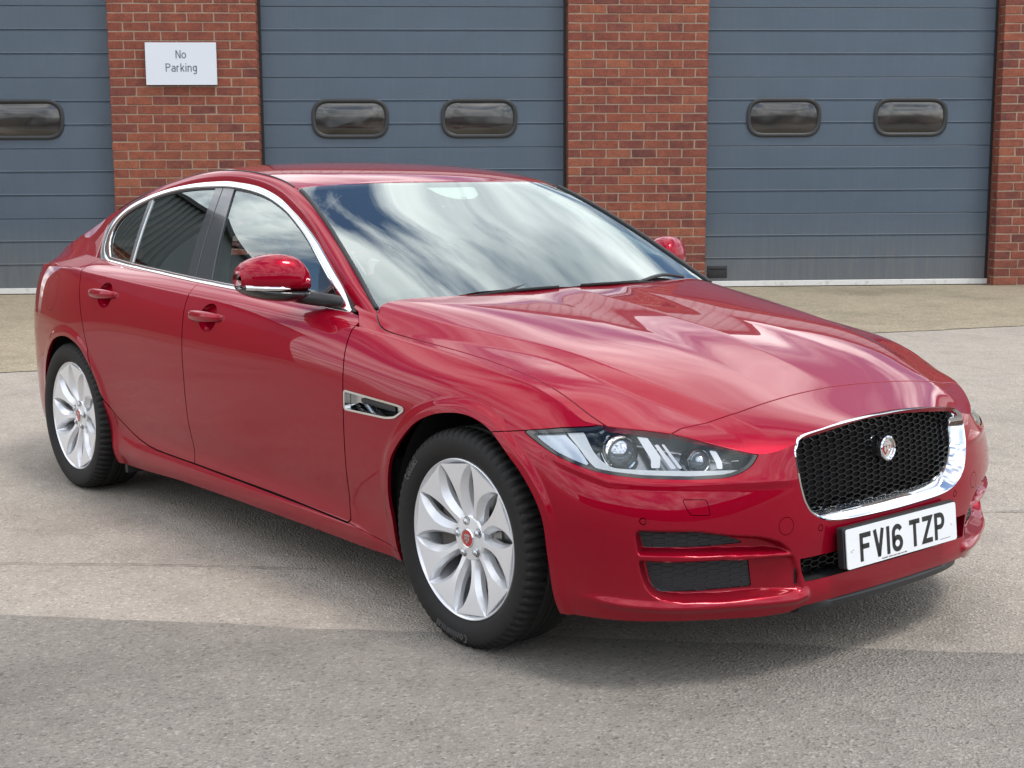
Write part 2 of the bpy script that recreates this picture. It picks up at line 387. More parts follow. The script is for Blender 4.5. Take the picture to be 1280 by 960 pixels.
def letter(ch, w):
    """lowercase/caps on a cap height of 1; returns (advance, polys)"""
    S_ = lambda p, c=False: stroke(p, w, c); x = .72; r = .23; o = lambda cx: S_(arc(cx, x/2, r, x/2-w/2, 0, 360, 24)[:-1], True)
    h = w/2
    D_ = {'N': (.62, lambda: S_([(h, 0), (h, 1)])+S_([(h, .98), (.62-h, .02)])+S_([(.62-h, 0), (.62-h, 1)])),
          'P': (.58, lambda: S_([(h, 0), (h, 1-h), (.32, 1-h)]+arc(.32, .73, .22, .27-h, 90, -90, 10)+[(h, .46+h)])),
          'C': (.60, lambda: S_(arc(.30, .5, .26, .5-h, 50, 310, 18))),
          'o': (.52, lambda: o(.26)),
          'a': (.50, lambda: S_([(.08, x-.06)]+arc(.26, x-.22, .19, .22-h, 110, 0, 8)+[(.45, 0)])+S_([(.45, .42), (.20, .42)]+arc(.20, .21, .15, .21-h, 90, 270, 8)+[(.36, h), (.45, .12)])),
          'r': (.36, lambda: S_([(h, 0), (h, x)])+S_([(h, x-.22)]+arc(.26, x-.20, .20, .20-h, 170, 80, 6))),
          'k': (.48, lambda: S_([(h, 0), (h, 1)])+S_([(h, .26), (.42, x)])+S_([(.20, .42), (.44, 0)])),
          'i': (.14, lambda: S_([(.07, 0), (.07, x)])+S_([(.07, .88), (.07, 1.0)])),
          'l': (.14, lambda: S_([(.07, 0), (.07, 1)])), 't': (.30, lambda: S_([(.12, 1), (.12, .1), (.28, h)])+S_([(0, x), (.28, x)])),
          'e': (.52, lambda: S_([(.05, .38), (.47, .38)]+arc(.26, x/2, .21, x/2-h, 10, 310, 18))), 'c': (.46, lambda: S_(arc(.26, x/2, .21, x/2-h, 50, 310, 16))),
          'n': (.50, lambda: S_([(h, 0), (h, x)])+S_([(h, x-.24)]+arc(.25, x-.22, .19, .22-h, 170, 10, 8)+[(.44, 0)])),
          'g': (.50, lambda: S_([(.44, x), (.44, -.10)]+arc(.26, -.10, .18, .20-h, 0, -150, 8))+S_(arc(.26, x/2+.02, .19, x/2-h-.02, 0, 360, 20)[:-1], True)), ' ': (.30, lambda: [])}
    a, f = D_[ch]; return a, f()
def text2d(s, h, w=.13, gap=.13):
    """centred line of text, cap height h"""
    out = []; x = 0
    for ch in s:
        a, p = letter(ch, w); out += [[(x+u, v) for u, v in q] for q in p]; x += a+gap
    x -= gap; return [[((u-x/2)*h, v*h) for u, v in q] for q in out], x*h
# ---------------------------------------------------------------- body surfaces of the car (near side, y < 0 in the tables: |y|)
ZL = np.array([.15, .22, .30, .40, .50, .58, .66, .74, .80, .88, .96, 1.04])
def _side(x, ys): return [(x, y) for y in ys]
COLS = [
 [(.80, 0), (.855, 0), (.850, 0), (.850, 0), (.845, 0), (.838, 0), (.828, 0), (.800, 0), (.77, 0), (.72, 0), (.66, 0), (.6, 0)],
 [(.795, .22), (.850, .22), (.847, .22), (.846, .22), (.84, .22), (.833, .22), (.821, .22), (.790, .22), (.76, .22), (.71, .22), (.65, .22), (.59, .22)],
 [(.775, .42), (.825, .42), (.828, .42), (.830, .42), (.825, .42), (.815, .42), (.795, .42), (.760, .415), (.73, .41), (.68, .40), (.62, .4), (.56, .4)],
 [(.70, .585), (.745, .60), (.757, .605), (.765, .61), (.76, .61), (.745, .60), (.708, .588), (.66, .575), (.62, .56), (.57, .55), (.51, .54), (.45, .53)],
 [(.60, .735), (.65, .755), (.66, .762), (.665, .765), (.66, .765), (.64, .752), (.60, .722), (.55, .69), (.51, .67), (.46, .65), (.4, .63), (.34, .61)],
 [(.45, .825), (.485, .86), (.495, .870), (.50, .875), (.50, .876), (.487, .866), (.455, .842), (.41, .798), (.38, .76), (.34, .71), (.29, .66), (.24, .61)],
 [(.25, .855), (.26, .890), (.27, .905), (.27, .912), (.27, .914), (.265, .912), (.26, .900), (.25, .866), (.24, .82), (.22, .74), (.2, .66), (.18, .58)],
 _side(.0, [.855, .885, .902, .915, .922, .923, .918, .902, .870, .775, .66, .54]),
 _side(-.35, [.850, .875, .886, .902, .914, .918, .918, .909, .892, .832, .74, .63]),
 _side(-.75, [.846, .870, .868, .883, .898, .907, .912, .912, .904, .875, .815, .73]),
 _side(-1.3, [.846, .870, .864, .879, .895, .905, .912, .914, .909, .890, .842, .77]),
 _side(-1.9, [.846, .870, .864, .880, .896, .907, .914, .917, .914, .899, .860, .80]),
 _side(-2.45, [.85, .874, .872, .888, .904, .915, .922, .926, .924, .911, .880, .83]),
 _side(-2.84, [.855, .882, .896, .908, .918, .925, .930, .930, .926, .910, .878, .83]),
 _side(-3.2, [.83, .858, .868, .880, .888, .892, .893, .892, .886, .868, .835, .78]),
 _side(-3.45, [.77, .80, .818, .826, .830, .832, .832, .828, .820, .804, .775, .73]),
 [(-3.58, .66), (-3.61, .69), (-3.62, .70), (-3.625, .71), (-3.63, .71), (-3.63, .71), (-3.63, .71), (-3.625, .705), (-3.615, .70), (-3.60, .69), (-3.58, .67), (-3.55, .64)],
 [(-3.69, .40), (-3.73, .42), (-3.745, .42), (-3.75, .42), (-3.75, .42), (-3.75, .42), (-3.745, .42), (-3.735, .42), (-3.72, .42), (-3.70, .42), (-3.68, .42), (-3.65, .42)],
 [(-3.72, 0), (-3.765, 0), (-3.78, 0), (-3.785, 0), (-3.785, 0), (-3.785, 0), (-3.78, 0), (-3.77, 0), (-3.755, 0), (-3.74, 0), (-3.72, 0), (-3.69, 0)]]
COLS = np.array(COLS, float)                       # (19, 12, 2)
# knots: running length round the car at mid height; made so that u = -x along the side
_mid = COLS[:, 4]; _seg = np.linalg.norm(np.diff(_mid, axis=0), axis=1)
UK = np.r_[0, np.cumsum(_seg)]; UK = UK-UK[7]      # u = 0 at the front axle
_full = np.concatenate([COLS[1:4][::-1]*[1, -1], COLS, COLS[-4:-1][::-1]*[1, -1]])
_uf = np.r_[(2*UK[0]-UK[1:4])[::-1], UK, (2*UK[-1]-UK[-4:-1])[::-1]]
_byz = nspline(ZL, np.transpose(_full, (1, 0, 2)).reshape(len(ZL), -1))
_WH = ((0.0, .325), (-2.835, .325))
def belt(U, Z):
    """point on the wrap-round lower body: U running length, Z height (same shape arrays) -> (...,3) with y negative"""
    U = np.asarray(U, float); Z = np.asarray(Z, float); sh = U.shape; u = U.ravel(); z = Z.ravel()
    cols = _byz(z).reshape(len(z), len(_uf), 2)
    # vectorised spline in u with per-point data: linear operator of natural spline
    W = _basis(u); xy = np.einsum('ni,nik->nk', W, cols)
    P = np.stack([xy[:, 0], -xy[:, 1], z], -1)
    return P.reshape(sh+(3,))
_bs = nspline(_uf, np.eye(len(_uf)))
def _basis(u): return _bs(u)
def belt_detail(P, N):
    """small relief: wheel arch lips"""
    x, z = P[..., 0], P[..., 2]; d = np.zeros(x.shape)
    for k, (wx, wz) in enumerate(_WH):
        r = np.hypot(x-wx-(.012 if k == 0 else 0), z-wz)
        d += .007*(1-sstep(r, .405, .436))*(z > .1)
    return P+N*d[..., None]
# top edge of the belt (bonnet edge / headlamp top / shoulder crease) as z over u
def u_of_x(x): return -np.asarray(x, float)       # true along the straight side (x < 0)
def belt_u(x, y, z):
    """find u of the belt point nearest to plan point (x,|y|) at height z"""
    uu = np.linspace(UK[0], UK[-1], 1500); P = belt(uu, np.full(len(uu), z))
    return uu[np.argmin((P[:, 0]-x)**2+(P[:, 1]+abs(y))**2)]
KPTS = [(.83, 0, .66), (.82, .25, .66), (.80, .40, .660), (.785, .44, .650), (.76, .49, .645), (.705, .58, .670), (.63, .67, .699), (.588, .70, .706), (.53, .75, .712),
        (.475, .79, .717), (.43, .82, .722), (.36, .82, .757), (.30, .82, .779), (.21, .82, .806), (.10, .82, .826), (-.03, .83, .846), (-.24, .84, .867), (-.44, .86, .885), (-.59, .87, .899),
        (-.86, .87, .905), (-1.27, .87, .922), (-1.72, .87, .937), (-2.27, .87, .958), (-2.80, .87, .978), (-3.10, .83, .980), (-3.30, .80, .976), (-3.45, .77, .966), (-3.60, .69, .955), (-3.74, .42, .955), (-3.785, 0, .96)]
_ku = np.array([belt_u(a, b, c) for a, b, c in KPTS]); _kz = np.array([c for _, _, c in KPTS])
# sharp corner at index 10: two smooth runs
_k1 = nspline(_ku[:5], _kz[:5]); _k2 = nspline(_ku[4:11], _kz[4:11]); _k3 = nspline(_ku[10:], _kz[10:])
def ztop(u):
    u = np.asarray(u, float); return np.where(u < _ku[4], _k1(u), np.where(u < _ku[10], _k2(u), _k3(u)))
# top surface: bonnet, wing tops and nose
def _kcurve(us):
    z = ztop(us); return belt(us, z)
_kk = _kcurve(np.r_[np.linspace(_ku[3]+.01, _ku[4], 4)[:-1], np.linspace(_ku[4], _ku[18], 40)])
_td = [(-.72, 0, 1.003), (-.6, 0, .993), (-.34, 0, .959), (-.1, 0, .929), (.1, 0, .897), (.3, 0, .854), (.5, 0, .795), (.6, 0, .761), (.7, 0, .730), (.775, 0, .713), (.823, 0, .700), (.85, 0, .68),
       (-.66, .73, .953), (-.42, .715, .931), (-.19, .69, .910), (.14, .61, .869), (.36, .565, .830), (.62, .475, .750), (.75, .42, .694),
       (-.60, .35, .982), (-.2, .38, .931), (.1, .35, .886), (.35, .30, .838), (.6, .26, .761), (.72, .22, .726), (.775, .30, .704),
       (.817, .30, .690), (.812, .392, .668), (.84, .3, .672),
       (-.615, .763, .972), (-.70, .805, .942), (-.66, .785, .956)]
_BULGE = .0135
def _sp(x, r=.10): return np.where(x < -r, 0, np.where(x > r, x, (x+r)**2/(4*r)))
def _lstep(t): return _sp(t)-_sp(t-1)            # straight ramp 0..1 with softened corners
def _fadex(x): return sstep(x, -.80, -.30)*(1-sstep(x, .58, .80))
def _fair(xs, ys, knots, lam=2e-3):
    """smoothing spline on a few knots"""
    kn = np.asarray(knots, float); Bf = nspline(kn, np.eye(len(kn))); D3 = np.zeros((len(kn)-3, len(kn)))
    for i in range(len(kn)-3): D3[i, i:i+4] = (-1, 3, -3, 1)
    c = np.linalg.lstsq(np.vstack([Bf(np.asarray(xs, float)), D3*lam]), np.r_[ys, np.zeros(len(kn)-3)], rcond=None)[0]
    return nspline(kn, c)
_zc = _fair([-.72, -.6, -.34, -.1, .1, .3, .5, .6, .7, .775, .823, .86], [1.003, .993, .960, .929, .896, .854, .797, .764, .732, .710, .698, .688], [-.74, -.4, -.1, .2, .45, .65, .87], .02)
_o = np.argsort(_kk[:, 0]); _kxx, _kyy, _kzz = _kk[_o, 0], -_kk[_o, 1], _kk[_o, 2]
_kxx = np.r_[-.75, -.68, _kxx, .82, .86]; _kyy = np.r_[_kyy[0]+.004, _kyy[0]+.002, _kyy, .425, .395]; _kzz = np.r_[.912, .906, _kzz, .63, .61]
_yk = _fair(_kxx, _kyy, [-.76, -.4, 0, .25, .40, .52, .64, .76, .87], .03)
_zk = _fair(_kxx, _kzz, [-.76, -.4, -.05, .20, .36, .50, .68, .87], .03)
_nk = nspline([-.8, -.62, -.48, -.35, -.15, .2, .6, .9], [18, 15, 10.5, 7.5, 5.2, 4.2, 4, 4])
def _tbase(x, y):
    x = np.asarray(x, float); t = np.abs(y)/_yk(x); n = _nk(x); s = .15*t*t+.85*np.abs(t)**n; z0 = _zc(x)-_BULGE*_fadex(x); return z0+(_zk(x)-z0)*s
_kq = np.array([(q[0], -q[1], q[2]) for q in _kk]); _kres = _kq[:, 2]-_tbase(_kq[:, 0], _kq[:, 1])
def _tf(x, y):
    x = np.asarray(x, float); sh = x.shape; X = x.ravel(); Y = np.abs(np.asarray(y, float).ravel()); z = _tbase(X, Y)
    D2 = (X[:, None]-_kq[None, :, 0])**2+(Y[:, None]-_kq[None, :, 1])**2; w = np.exp(-D2/(2*.035**2))+1e-30; r = (w*_kres).sum(1)/w.sum(1)
    return (z+r*np.exp(-D2.min(1)/(2*.06**2))).reshape(sh)
_AL = np.array([(-.70, .780), (-.19, .695), (.14, .61), (.36, .568), (.62, .478), (.80, .42)])
_al = nspline(_AL[:, 0], _AL[:, 1])
def topz(x, y):
    z = _tf(x, y); a = np.abs(y); yc = _al(np.clip(x, -.7, .8)); fade = _fadex(x)
    z = z+_BULGE*fade*(1-_lstep((a-yc)/.072))        # bonnet bulge edge
    w = .013; k = .024*(1-sstep(x, .35, .66))*sstep(x, -.9, -.45)  # centre spine
    tent = np.where(a < w, a*a/(2*w)+w/2, a)
    z = z-k*(np.minimum(tent, .22)-.11)*(1-sstep(a, .12, .30)*1.0)
    return z
def top_points(X, Y): return np.stack([X, Y, topz(X, Y)], -1)

# ---------------------------------------------------------------- greenhouse
_CBX = np.array([-3.0, -2.75, -2.40, -2.10, -1.85, -1.50, -1.10, -.71, -.58]); 
_cbz = nspline(_CBX, [1.035, 1.022, 1.004, .992, .981, .968, .953, .937, .930])
_cby = nspline(_CBX, [.745, .775, .800, .812, .817, .818, .816, .808, .803])
_fz = nspline([-.15, -.05, 0, .10, .20, .30, .38, .46], [-.055, -.02, 0, .042, .090, .144, .192, .25])
def glass_y(x, z): return _cby(x)-_fz(np.asarray(z)-_cbz(x))
def glass_points(X, Z): return np.stack([X, -glass_y(X, Z), Z], -1)
# upper chrome line C: (x, z) on the glass surface
CTOP = np.array([(-.705, .937), (-.79, 1.005), (-.87, 1.053), (-.985, 1.120), (-1.06, 1.160), (-1.20, 1.222), (-1.29, 1.256), (-1.425, 1.302), (-1.60, 1.339), (-1.775, 1.355), (-1.905, 1.359), (-2.145, 1.347),
                 (-2.40, 1.316), (-2.63, 1.262), (-2.76, 1.205), (-2.815, 1.160), (-2.82, 1.10), (-2.80, 1.05), (-2.765, 1.022)])
# roof rail / screen edge line L in 3D (x, |y|, z)
LRAIL = np.array([(-.555, .802, .930), (-.62, .789, .970), (-.75, .756, 1.048), (-.86, .731, 1.110), (-1.03, .691, 1.201), (-1.17, .660, 1.270), (-1.28, .637, 1.314), (-1.37, .622, 1.343), (-1.50, .610, 1.372), (-1.70, .601, 1.396), (-1.90, .596, 1.404),
                  (-2.10, .594, 1.397), (-2.35, .597, 1.364), (-2.60, .605, 1.316), (-2.90, .622, 1.234), (-3.20, .640, 1.128), (-3.45, .650, 1.048), (-3.62, .60, .998), (-3.70, .45, .988), (-3.76, 0, .988)])
_ls = np.r_[0, np.cumsum(np.linalg.norm(np.diff(LRAIL, axis=0), axis=1))]; _lr = nspline(_ls, LRAIL)
# lower line of the painted strip, sampled against the same stations
_low = []
def _C3(x, z): return (x, float(glass_y(x, z)), z)
_lowsrc = [_C3(-.60, .893), _C3(-.665, .935), _C3(-.79, 1.005), _C3(-.925, 1.086), _C3(-1.085, 1.173), _C3(-1.22, 1.230), _C3(-1.33, 1.270), _C3(-1.425, 1.302), _C3(-1.55, 1.331), _C3(-1.73, 1.352), _C3(-1.905, 1.359),
           _C3(-2.10, 1.350), _C3(-2.33, 1.327), _C3(-2.57, 1.279), _C3(-2.80, 1.165)]
def _kp(x):
    u = UK[7]; uu = np.linspace(0, UK[-1], 2000); P = belt(uu, ztop(uu)); i = np.argmin(abs(P[:, 0]-x)) ; return (P[i, 0], -P[i, 1], P[i, 2])
_lowsrc += [(-2.985, .752, 1.030), (-3.30, .792, .975), (-3.55, .70, .963), (-3.70, .50, .956), (-3.785, 0, .96)]
LOWS = np.array(_lowsrc); _lw = nspline(_ls, LOWS)
def rail_points(s, t):
    """painted strip: s along (0.._ls[-1]), t 0 lower .. 1 upper"""
    a = _lw(s); b = _lr(s); P = a+(b-a)*t[..., None]
    d = b-a; L = np.linalg.norm(d, axis=-1); n = np.stack([0*L, d[..., 2], -d[..., 1]], -1)*-1
    n = np.stack([0*L, np.abs(d[..., 2])/(L+1e-9), np.abs(d[..., 1])/(L+1e-9)], -1)
    bul = .16*L*(1-1.25*sstep(s, _ls[12], _ls[14]))
    P = P+n*(bul*(1-(2*t-1)**2))[..., None]
    return P*[1, -1, 1]
# roof + rear, and windscreen, as height fields through the rail
_lx = LRAIL[1:][::-1]
_yL = _fair(_lx[:, 0], _lx[:, 1], [-3.77, -3.70, -3.62, -3.45, -3.2, -2.9, -2.5, -2.1, -1.7, -1.4, -1.2, -.95, -.62], .004)
_zL = _fair(_lx[:, 0], _lx[:, 2], [-3.77, -3.60, -3.3, -3.0, -2.7, -2.4, -2.1, -1.8, -1.5, -1.35, -1.15, -.9, -.62], .004)
_rz = _fair([-1.24, -1.265, -1.40, -1.60, -1.85, -2.10, -2.40, -2.70, -2.95, -3.20, -3.40, -3.60, -3.77], [1.349, 1.357, 1.389, 1.416, 1.432, 1.433, 1.412, 1.368, 1.292, 1.195, 1.112, 1.052, 1.012], [-3.78, -3.5, -3.2, -2.9, -2.6, -2.3, -1.95, -1.6, -1.35, -1.22], .02)
_wz = _fair([-.46, -.56, -.80, -1.05, -1.265, -1.36], [.948, 1.006, 1.131, 1.251, 1.357, 1.402], [-1.38, -1.15, -.85, -.45], .02)
def _roof(x, y):
    x = np.asarray(x, float); t = np.abs(y)/np.maximum(_yL(np.clip(x, -3.70, -.62)), .3); z0 = _rz(x); return z0+(_zL(np.clip(x, -3.76, -1.30))-z0)*(.55*t*t+.45*t**4)
def _screen(x, y):
    """windscreen: flat middle, rolling off towards the pillars; the rail is followed by sweeping back with |y|"""
    x = np.asarray(x, float); t = np.abs(y)/_yL(np.clip(x, -1.42, -.62)); z0 = _wz(x); return z0+(np.where(x > -.62, _zL(-.62)+(x+.62)*-.56, _zL(np.clip(x, -1.42, -.62)))-z0)*(.7*t*t+.3*t**4)
HEADER = np.array([(-1.265, 0), (-1.272, .2), (-1.295, .4), (-1.345, .626)])
_hd = nspline(HEADER[:, 1], HEADER[:, 0])
# ================================================================ THE YARD
def ground_mat(name, cols, stone, bdist, grain=1.0, blot=.22, crack=False):
    m = mat(name, cols[1], .92, spec=.25); co = objco(m)
    v = nd(m, 'ShaderNodeTexVoronoi'); v.inputs['Scale'].default_value = stone; lk(m, co, v.inputs['Vector'])
    n1 = noise(m, stone*2.2, 3, .6, co); n2 = noise(m, .55, 5, .62, co); n3 = noise(m, 5.5, 5, .6, co)
    r = ramp(m, v.outputs['Color'], [(0, cols[0]), (.30, cols[1]), (.70, cols[1]), (1, cols[2])])
    c = mixc(m, .5*grain, r.outputs[0], n1.outputs['Fac'], 'OVERLAY')
    r2 = ramp(m, n2.outputs['Fac'], [(.32, (1-blot,)*3), (.5, (1, 1, 1)), (.72, (1+blot*.3,)*3)]); c = mixc(m, 1.0, c, r2.outputs[0], 'MULTIPLY')
    r3 = ramp(m, n3.outputs['Fac'], [(.30, (.84, .83, .82)), (.5, (1, 1, 1)), (.7, (1.06, 1.05, 1.03))]); c = mixc(m, .8, c, r3.outputs[0], 'MULTIPLY')
    # small dark spots and the odd pale stone
    v2 = nd(m, 'ShaderNodeTexVoronoi'); v2.inputs['Scale'].default_value = 3.2; lk(m, co, v2.inputs['Vector'])
    sp_ = ramp(m, v2.outputs['Distance'], [(.0, (.35, .34, .33)), (.030, (.55, .54, .52)), (.045, (1, 1, 1))]); c = mixc(m, .6, c, sp_.outputs[0], 'MULTIPLY')
    lk(m, c, bsdf(m).inputs['Base Color'])
    vb_ = nd(m, 'ShaderNodeTexVoronoi'); vb_.inputs['Scale'].default_value = stone; lk(m, co, vb_.inputs['Vector']); b = bump(m, vb_.outputs['Distance'], bdist, .9); nb = noise(m, 1.3, 4, .5, co); bump(m, nb.outputs['Fac'], .012, .5, b)
    return m
ASPH = ground_mat('worn_asphalt', [(.185, .166, .142), (.335, .298, .256), (.52, .47, .40)], 125, .0045)
PATCHM = ground_mat('newer_asphalt', [(.115, .105, .092), (.238, .217, .191), (.36, .33, .295)], 120, .0075)
CONC = ground_mat('concrete', [(.13, .108, .072), (.285, .243, .172), (.46, .41, .31)], 70, .0040, 1.0, .30)
def sheet(name, pts, z, m):
    o = raw_mesh(name, [(x, y, z) for x, y in pts], [tuple(range(len(pts)))], m); return tag(o, kind='structure')
def ragged(a, b, n, j):
    a, b = np.array(a, float), np.array(b, float); d = (b-a)/np.linalg.norm(b-a); nn = np.array([-d[1], d[0]]); out = []; w = 0
    for i in range(n+1):
        w = .75*w+rng.normal(0, j); out.append(tuple(a+(b-a)*i/n+nn*w))
    return out
sheet('asphalt_yard', [(-400, -400), (400, -400), (400, 400), (-400, 400)], 0, ASPH)
_sd_ = np.array([2.302, 2.14])/np.hypot(2.302, 2.14); _s0 = np.array([-1.193, -1.85])
_a, _b = _s0-_sd_*14, _s0+_sd_*16; _far = np.array([_sd_[1], -_sd_[0]])*14
sheet('asphalt_patch', ragged(_a, _b, 500, .004)+[tuple(_b+_far), tuple(_a+_far)], .004, PATCHM)
_ap = np.array([-6.786, .167]); _aq = np.array([-3.617, 8.205]); _ad = (_aq-_ap)/np.linalg.norm(_aq-_ap)
_wa, _wb = wp(-16, -.5), wp(16, -.5)
sheet('concrete_apron', ragged(_ap-_ad*10, _aq+_ad*9, 300, .010)+[(_wb.x, _wb.y), (_wa.x, _wa.y)], .005, CONC)
# tar joint lines and a few stains lying on the yard
TAR = mat('dark_joint', (.10, .092, .083), .95)
def crackline(pts, w, z=.006, name='surface_crack'):
    p = smooth_open(pts, 14); V = []
    for i, q in enumerate(p):
        t = p[min(i+1, len(p)-1)]-p[max(i-1, 0)]; t = t/np.linalg.norm(t); nn = np.array([-t[1], t[0]]); ww = w*(.35+rng.random()*.8); q = q+nn*rng.normal(0, w*.5); V += [(*(q+nn*ww/2), z), (*(q-nn*ww/2), z)]
    o = raw_mesh(name, V, [(2*i, 2*i+1, 2*i+3, 2*i+2) for i in range(len(p)-1)], TAR); return tag(o, kind='structure')
GRIT = mat('loose_grit', (.30, .28, .25), .9)
_bm = bmesh.new()
for i in range(900):
    if i < 600: x_, y_ = rng.uniform(-3, 3.2), rng.uniform(-3.6, .6)
    else: x_, y_ = (lambda w_: (w_.x, w_.y))(wp(rng.uniform(-6, 8), abs(rng.normal(0, .5))+.02))
    r_ = rng.uniform(.0015, .0042); m4 = Matrix.Translation((x_, y_, .005+r_*.4)) @ Matrix.Rotation(rng.uniform(0, 6), 4, 'Z') @ Matrix.Diagonal((1, rng.uniform(.6, 1), .6, 1)); bmesh.ops.create_icosphere(_bm, subdivisions=1, radius=r_, matrix=m4)
tag(bm_obj('loose_grit', _bm, GRIT), 'loose pale grit scattered over the tarmac and along the garage doors', 'grit', kind='stuff')
crackline([(-2.3, -2.1), (-1.80, -1.63), (-1.415, -1.21), (-.986, -.80)], .007)
crackline([(-.2, 1.45), (.016, 1.698), (.25, 1.95), (.5, 2.2)], .008)
# ---------------------------------------------------------------- garage building
GB = empty('garage_building', P0, WROT); tag(GB, 'red brick garage block with grey-blue sectional doors running along the back of the yard', 'building')
def bpart(o, par=None): o.parent = par if par is not None else GB; return o
BR = mat('red_brick', (.36, .10, .055), .88, spec=.3); oi = nd(BR, 'ShaderNodeObjectInfo'); bco = objco(BR); gp = nd(BR, 'ShaderNodeNewGeometry').outputs['Position']
_r1 = ramp(BR, oi.outputs['Random'], [(0, (.090, .038, .036)), (.2, (.23, .070, .042)), (.4, (.12, .045, .040)), (.6, (.28, .092, .050)), (.8, (.15, .050, .040)), (1, (.31, .115, .062))])
_n1 = noise(BR, 9, 5, .65, gp, .6); _n2 = noise(BR, 55, 5, .7, gp); _n3 = noise(BR, 170, 3, .6, gp)
_c = mixc(BR, .34, _r1.outputs[0], ramp(BR, _n1.outputs['Fac'], [(.32, (.085, .032, .034)), (.48, (.22, .060, .042)), (.66, (.36, .115, .062))]).outputs[0])
_c = mixc(BR, .75, _c, ramp(BR, _n2.outputs['Fac'], [(.30, (.55, .50, .52)), (.52, (1, 1, 1)), (.78, (1.35, 1.3, 1.2))]).outputs[0], 'MULTIPLY')
_c = mixc(BR, ramp(BR, _n3.outputs['Fac'], [(.66, (0, 0, 0)), (.76, (.55, .55, .55))]).outputs[0], _c, (.52, .42, .33))
lk(BR, _c, bsdf(BR).inputs['Base Color']); _b = bump(BR, _n2.outputs['Fac'], .006, .9); bump(BR, _n3.outputs['Fac'], .003, .7, _b)
MORT = mat('mortar', (.36, .29, .22), .95); _m = noise(MORT, 30, 5, .7, objco(MORT)); lk(MORT, mixc(MORT, _m.outputs['Fac'], (.25, .175, .125), (.38, .29, .215)), bsdf(MORT).inputs['Base Color']); bump(MORT, _m.outputs['Fac'], .006, .8)
CH, BL, JT, Z0 = .1025, .298, .0135, .010
def brick_mesh(name, w, d=.11, seed=0):
    r = np.random.default_rng(seed); bm = bmesh.new(); h = CH-JT; bm_box(bm, (-w/2, -.001, -h/2), (w/2, d, h/2))
    for v in bm.verts: v.co += Vector((r.normal(0, .0022), r.normal(0, .0012), r.normal(0, .0018)))
    bmesh.ops.bevel(bm, geom=list(bm.edges), offset=.0045, segments=1, affect='EDGES'); me = bpy.data.meshes.new(name); bm.normal_update(); bm.to_mesh(me); bm.free(); me.materials.append(BR); return me
FULL = [brick_mesh('brick', BL-JT, seed=i) for i in range(6)]; HALF = {}
def half(w):
    k = round(w, 3)
    if k not in HALF: HALF[k] = [brick_mesh('brick', w, seed=20+i+len(HALF)*7) for i in range(3)]
    return HALF[k]
brick_budget = [300]; rest_bricks = []
def pier(s0, s1, name, vis, z1=4.05):
    """brick pier with bricks in stretcher bond; vis(s,z) says whether the photo shows it"""
    cx = (s0+s1)/2; core = box(name, (s0+.008, .004, 0), (s1-.008, .50, z1), MORT, GB); W_ = s1-s0; nf = int((W_-.03)/BL); hw = W_-nf*BL
    for r in range(int(z1/CH)):
        z = Z0+(r+.5)*CH; cells = []
        if r % 2: x = s0; cells.append((x, hw)); x += hw; cells += [(x+i*BL, BL) for i in range(nf)]
        else: cells = [(s0+i*BL, BL) for i in range(nf)]+[(s0+nf*BL, hw)]
        for a, w in cells:
            ends = (a <= s0+1e-6, a+w >= s1-1e-6); ja = 0 if ends[0] else JT/2; jb = 0 if ends[1] else JT/2
            bw = w-ja-jb; c = a+ja+bw/2; me = random.choice(FULL) if abs(bw-(BL-JT)) < .001 else random.choice(half(bw))
            loc = (c+random.uniform(-.0015, .0015), -.001+random.uniform(-.002, .002), z+random.uniform(-.001, .001))
            if vis(c, z) and brick_budget[0] > 0:
                o = bpy.data.objects.new('brick', me); link(o, core); o.location = loc; o.rotation_euler = (0, random.uniform(-.004, .004), random.uniform(-.004, .004)); brick_budget[0] -= 1
            else: rest_bricks.append((me, loc))
        for sx, dr in ((s0, -1), (s1, 1)):                      # returns on the reveals
            for q in ((.055, .10), (.20, .175)) if r % 2 else ((.11, .20), (.26, .07)):
                pass
            y = .11
            while y < .42:
                L_ = (.13 if (r % 2) else .19) if y < .12 else .25
                rest_bricks.append((half(.11)[0] if False else None, (sx, dr, y+JT, min(y+JT+L_, .44), z))); y += L_+JT
    return core
def in_view(s, z):
    if s < 0: return z > 1.42+(abs(s+1.8)*-.20)
    if s < 5: return z > max(.20, 1.30-(s-1.76)*.70) and z < 3.45
    return s < 7.75 and z < 3.45
pier(6.91, 8.60, 'brick_pier', lambda s, z: s < 7.45 and z < 3.42); pier(1.76, 3.40, 'brick_pier', lambda s, z: in_view(s, z) and z < 3.42); pier(-3.46, -1.795, 'brick_pier', lambda s, z: z < 3.42 and z > 1.20)
pier(-8.7, -7.03, 'brick_pier', lambda s, z: False); pier(12.1, 13.8, 'brick_pier', lambda s, z: False)
bm = bmesh.new()
for me, q in rest_bricks:
    if me is None:
        sx, dr, y0, y1, z = q; lo, hi = sorted((sx-dr*.03, sx-dr*.0+dr*.001)); bm_box(bm, (lo, y0, z-(CH-JT)/2), (hi, y1, z+(CH-JT)/2))
    else:
        n0 = len(bm.verts); bm.from_mesh(me); bm.verts.ensure_lookup_table()
        for v in bm.verts[n0:]: v.co += Vector(q)
tag(bm_obj('brick_rest', bm, BR2 if False else BR, GB), kind='stuff')
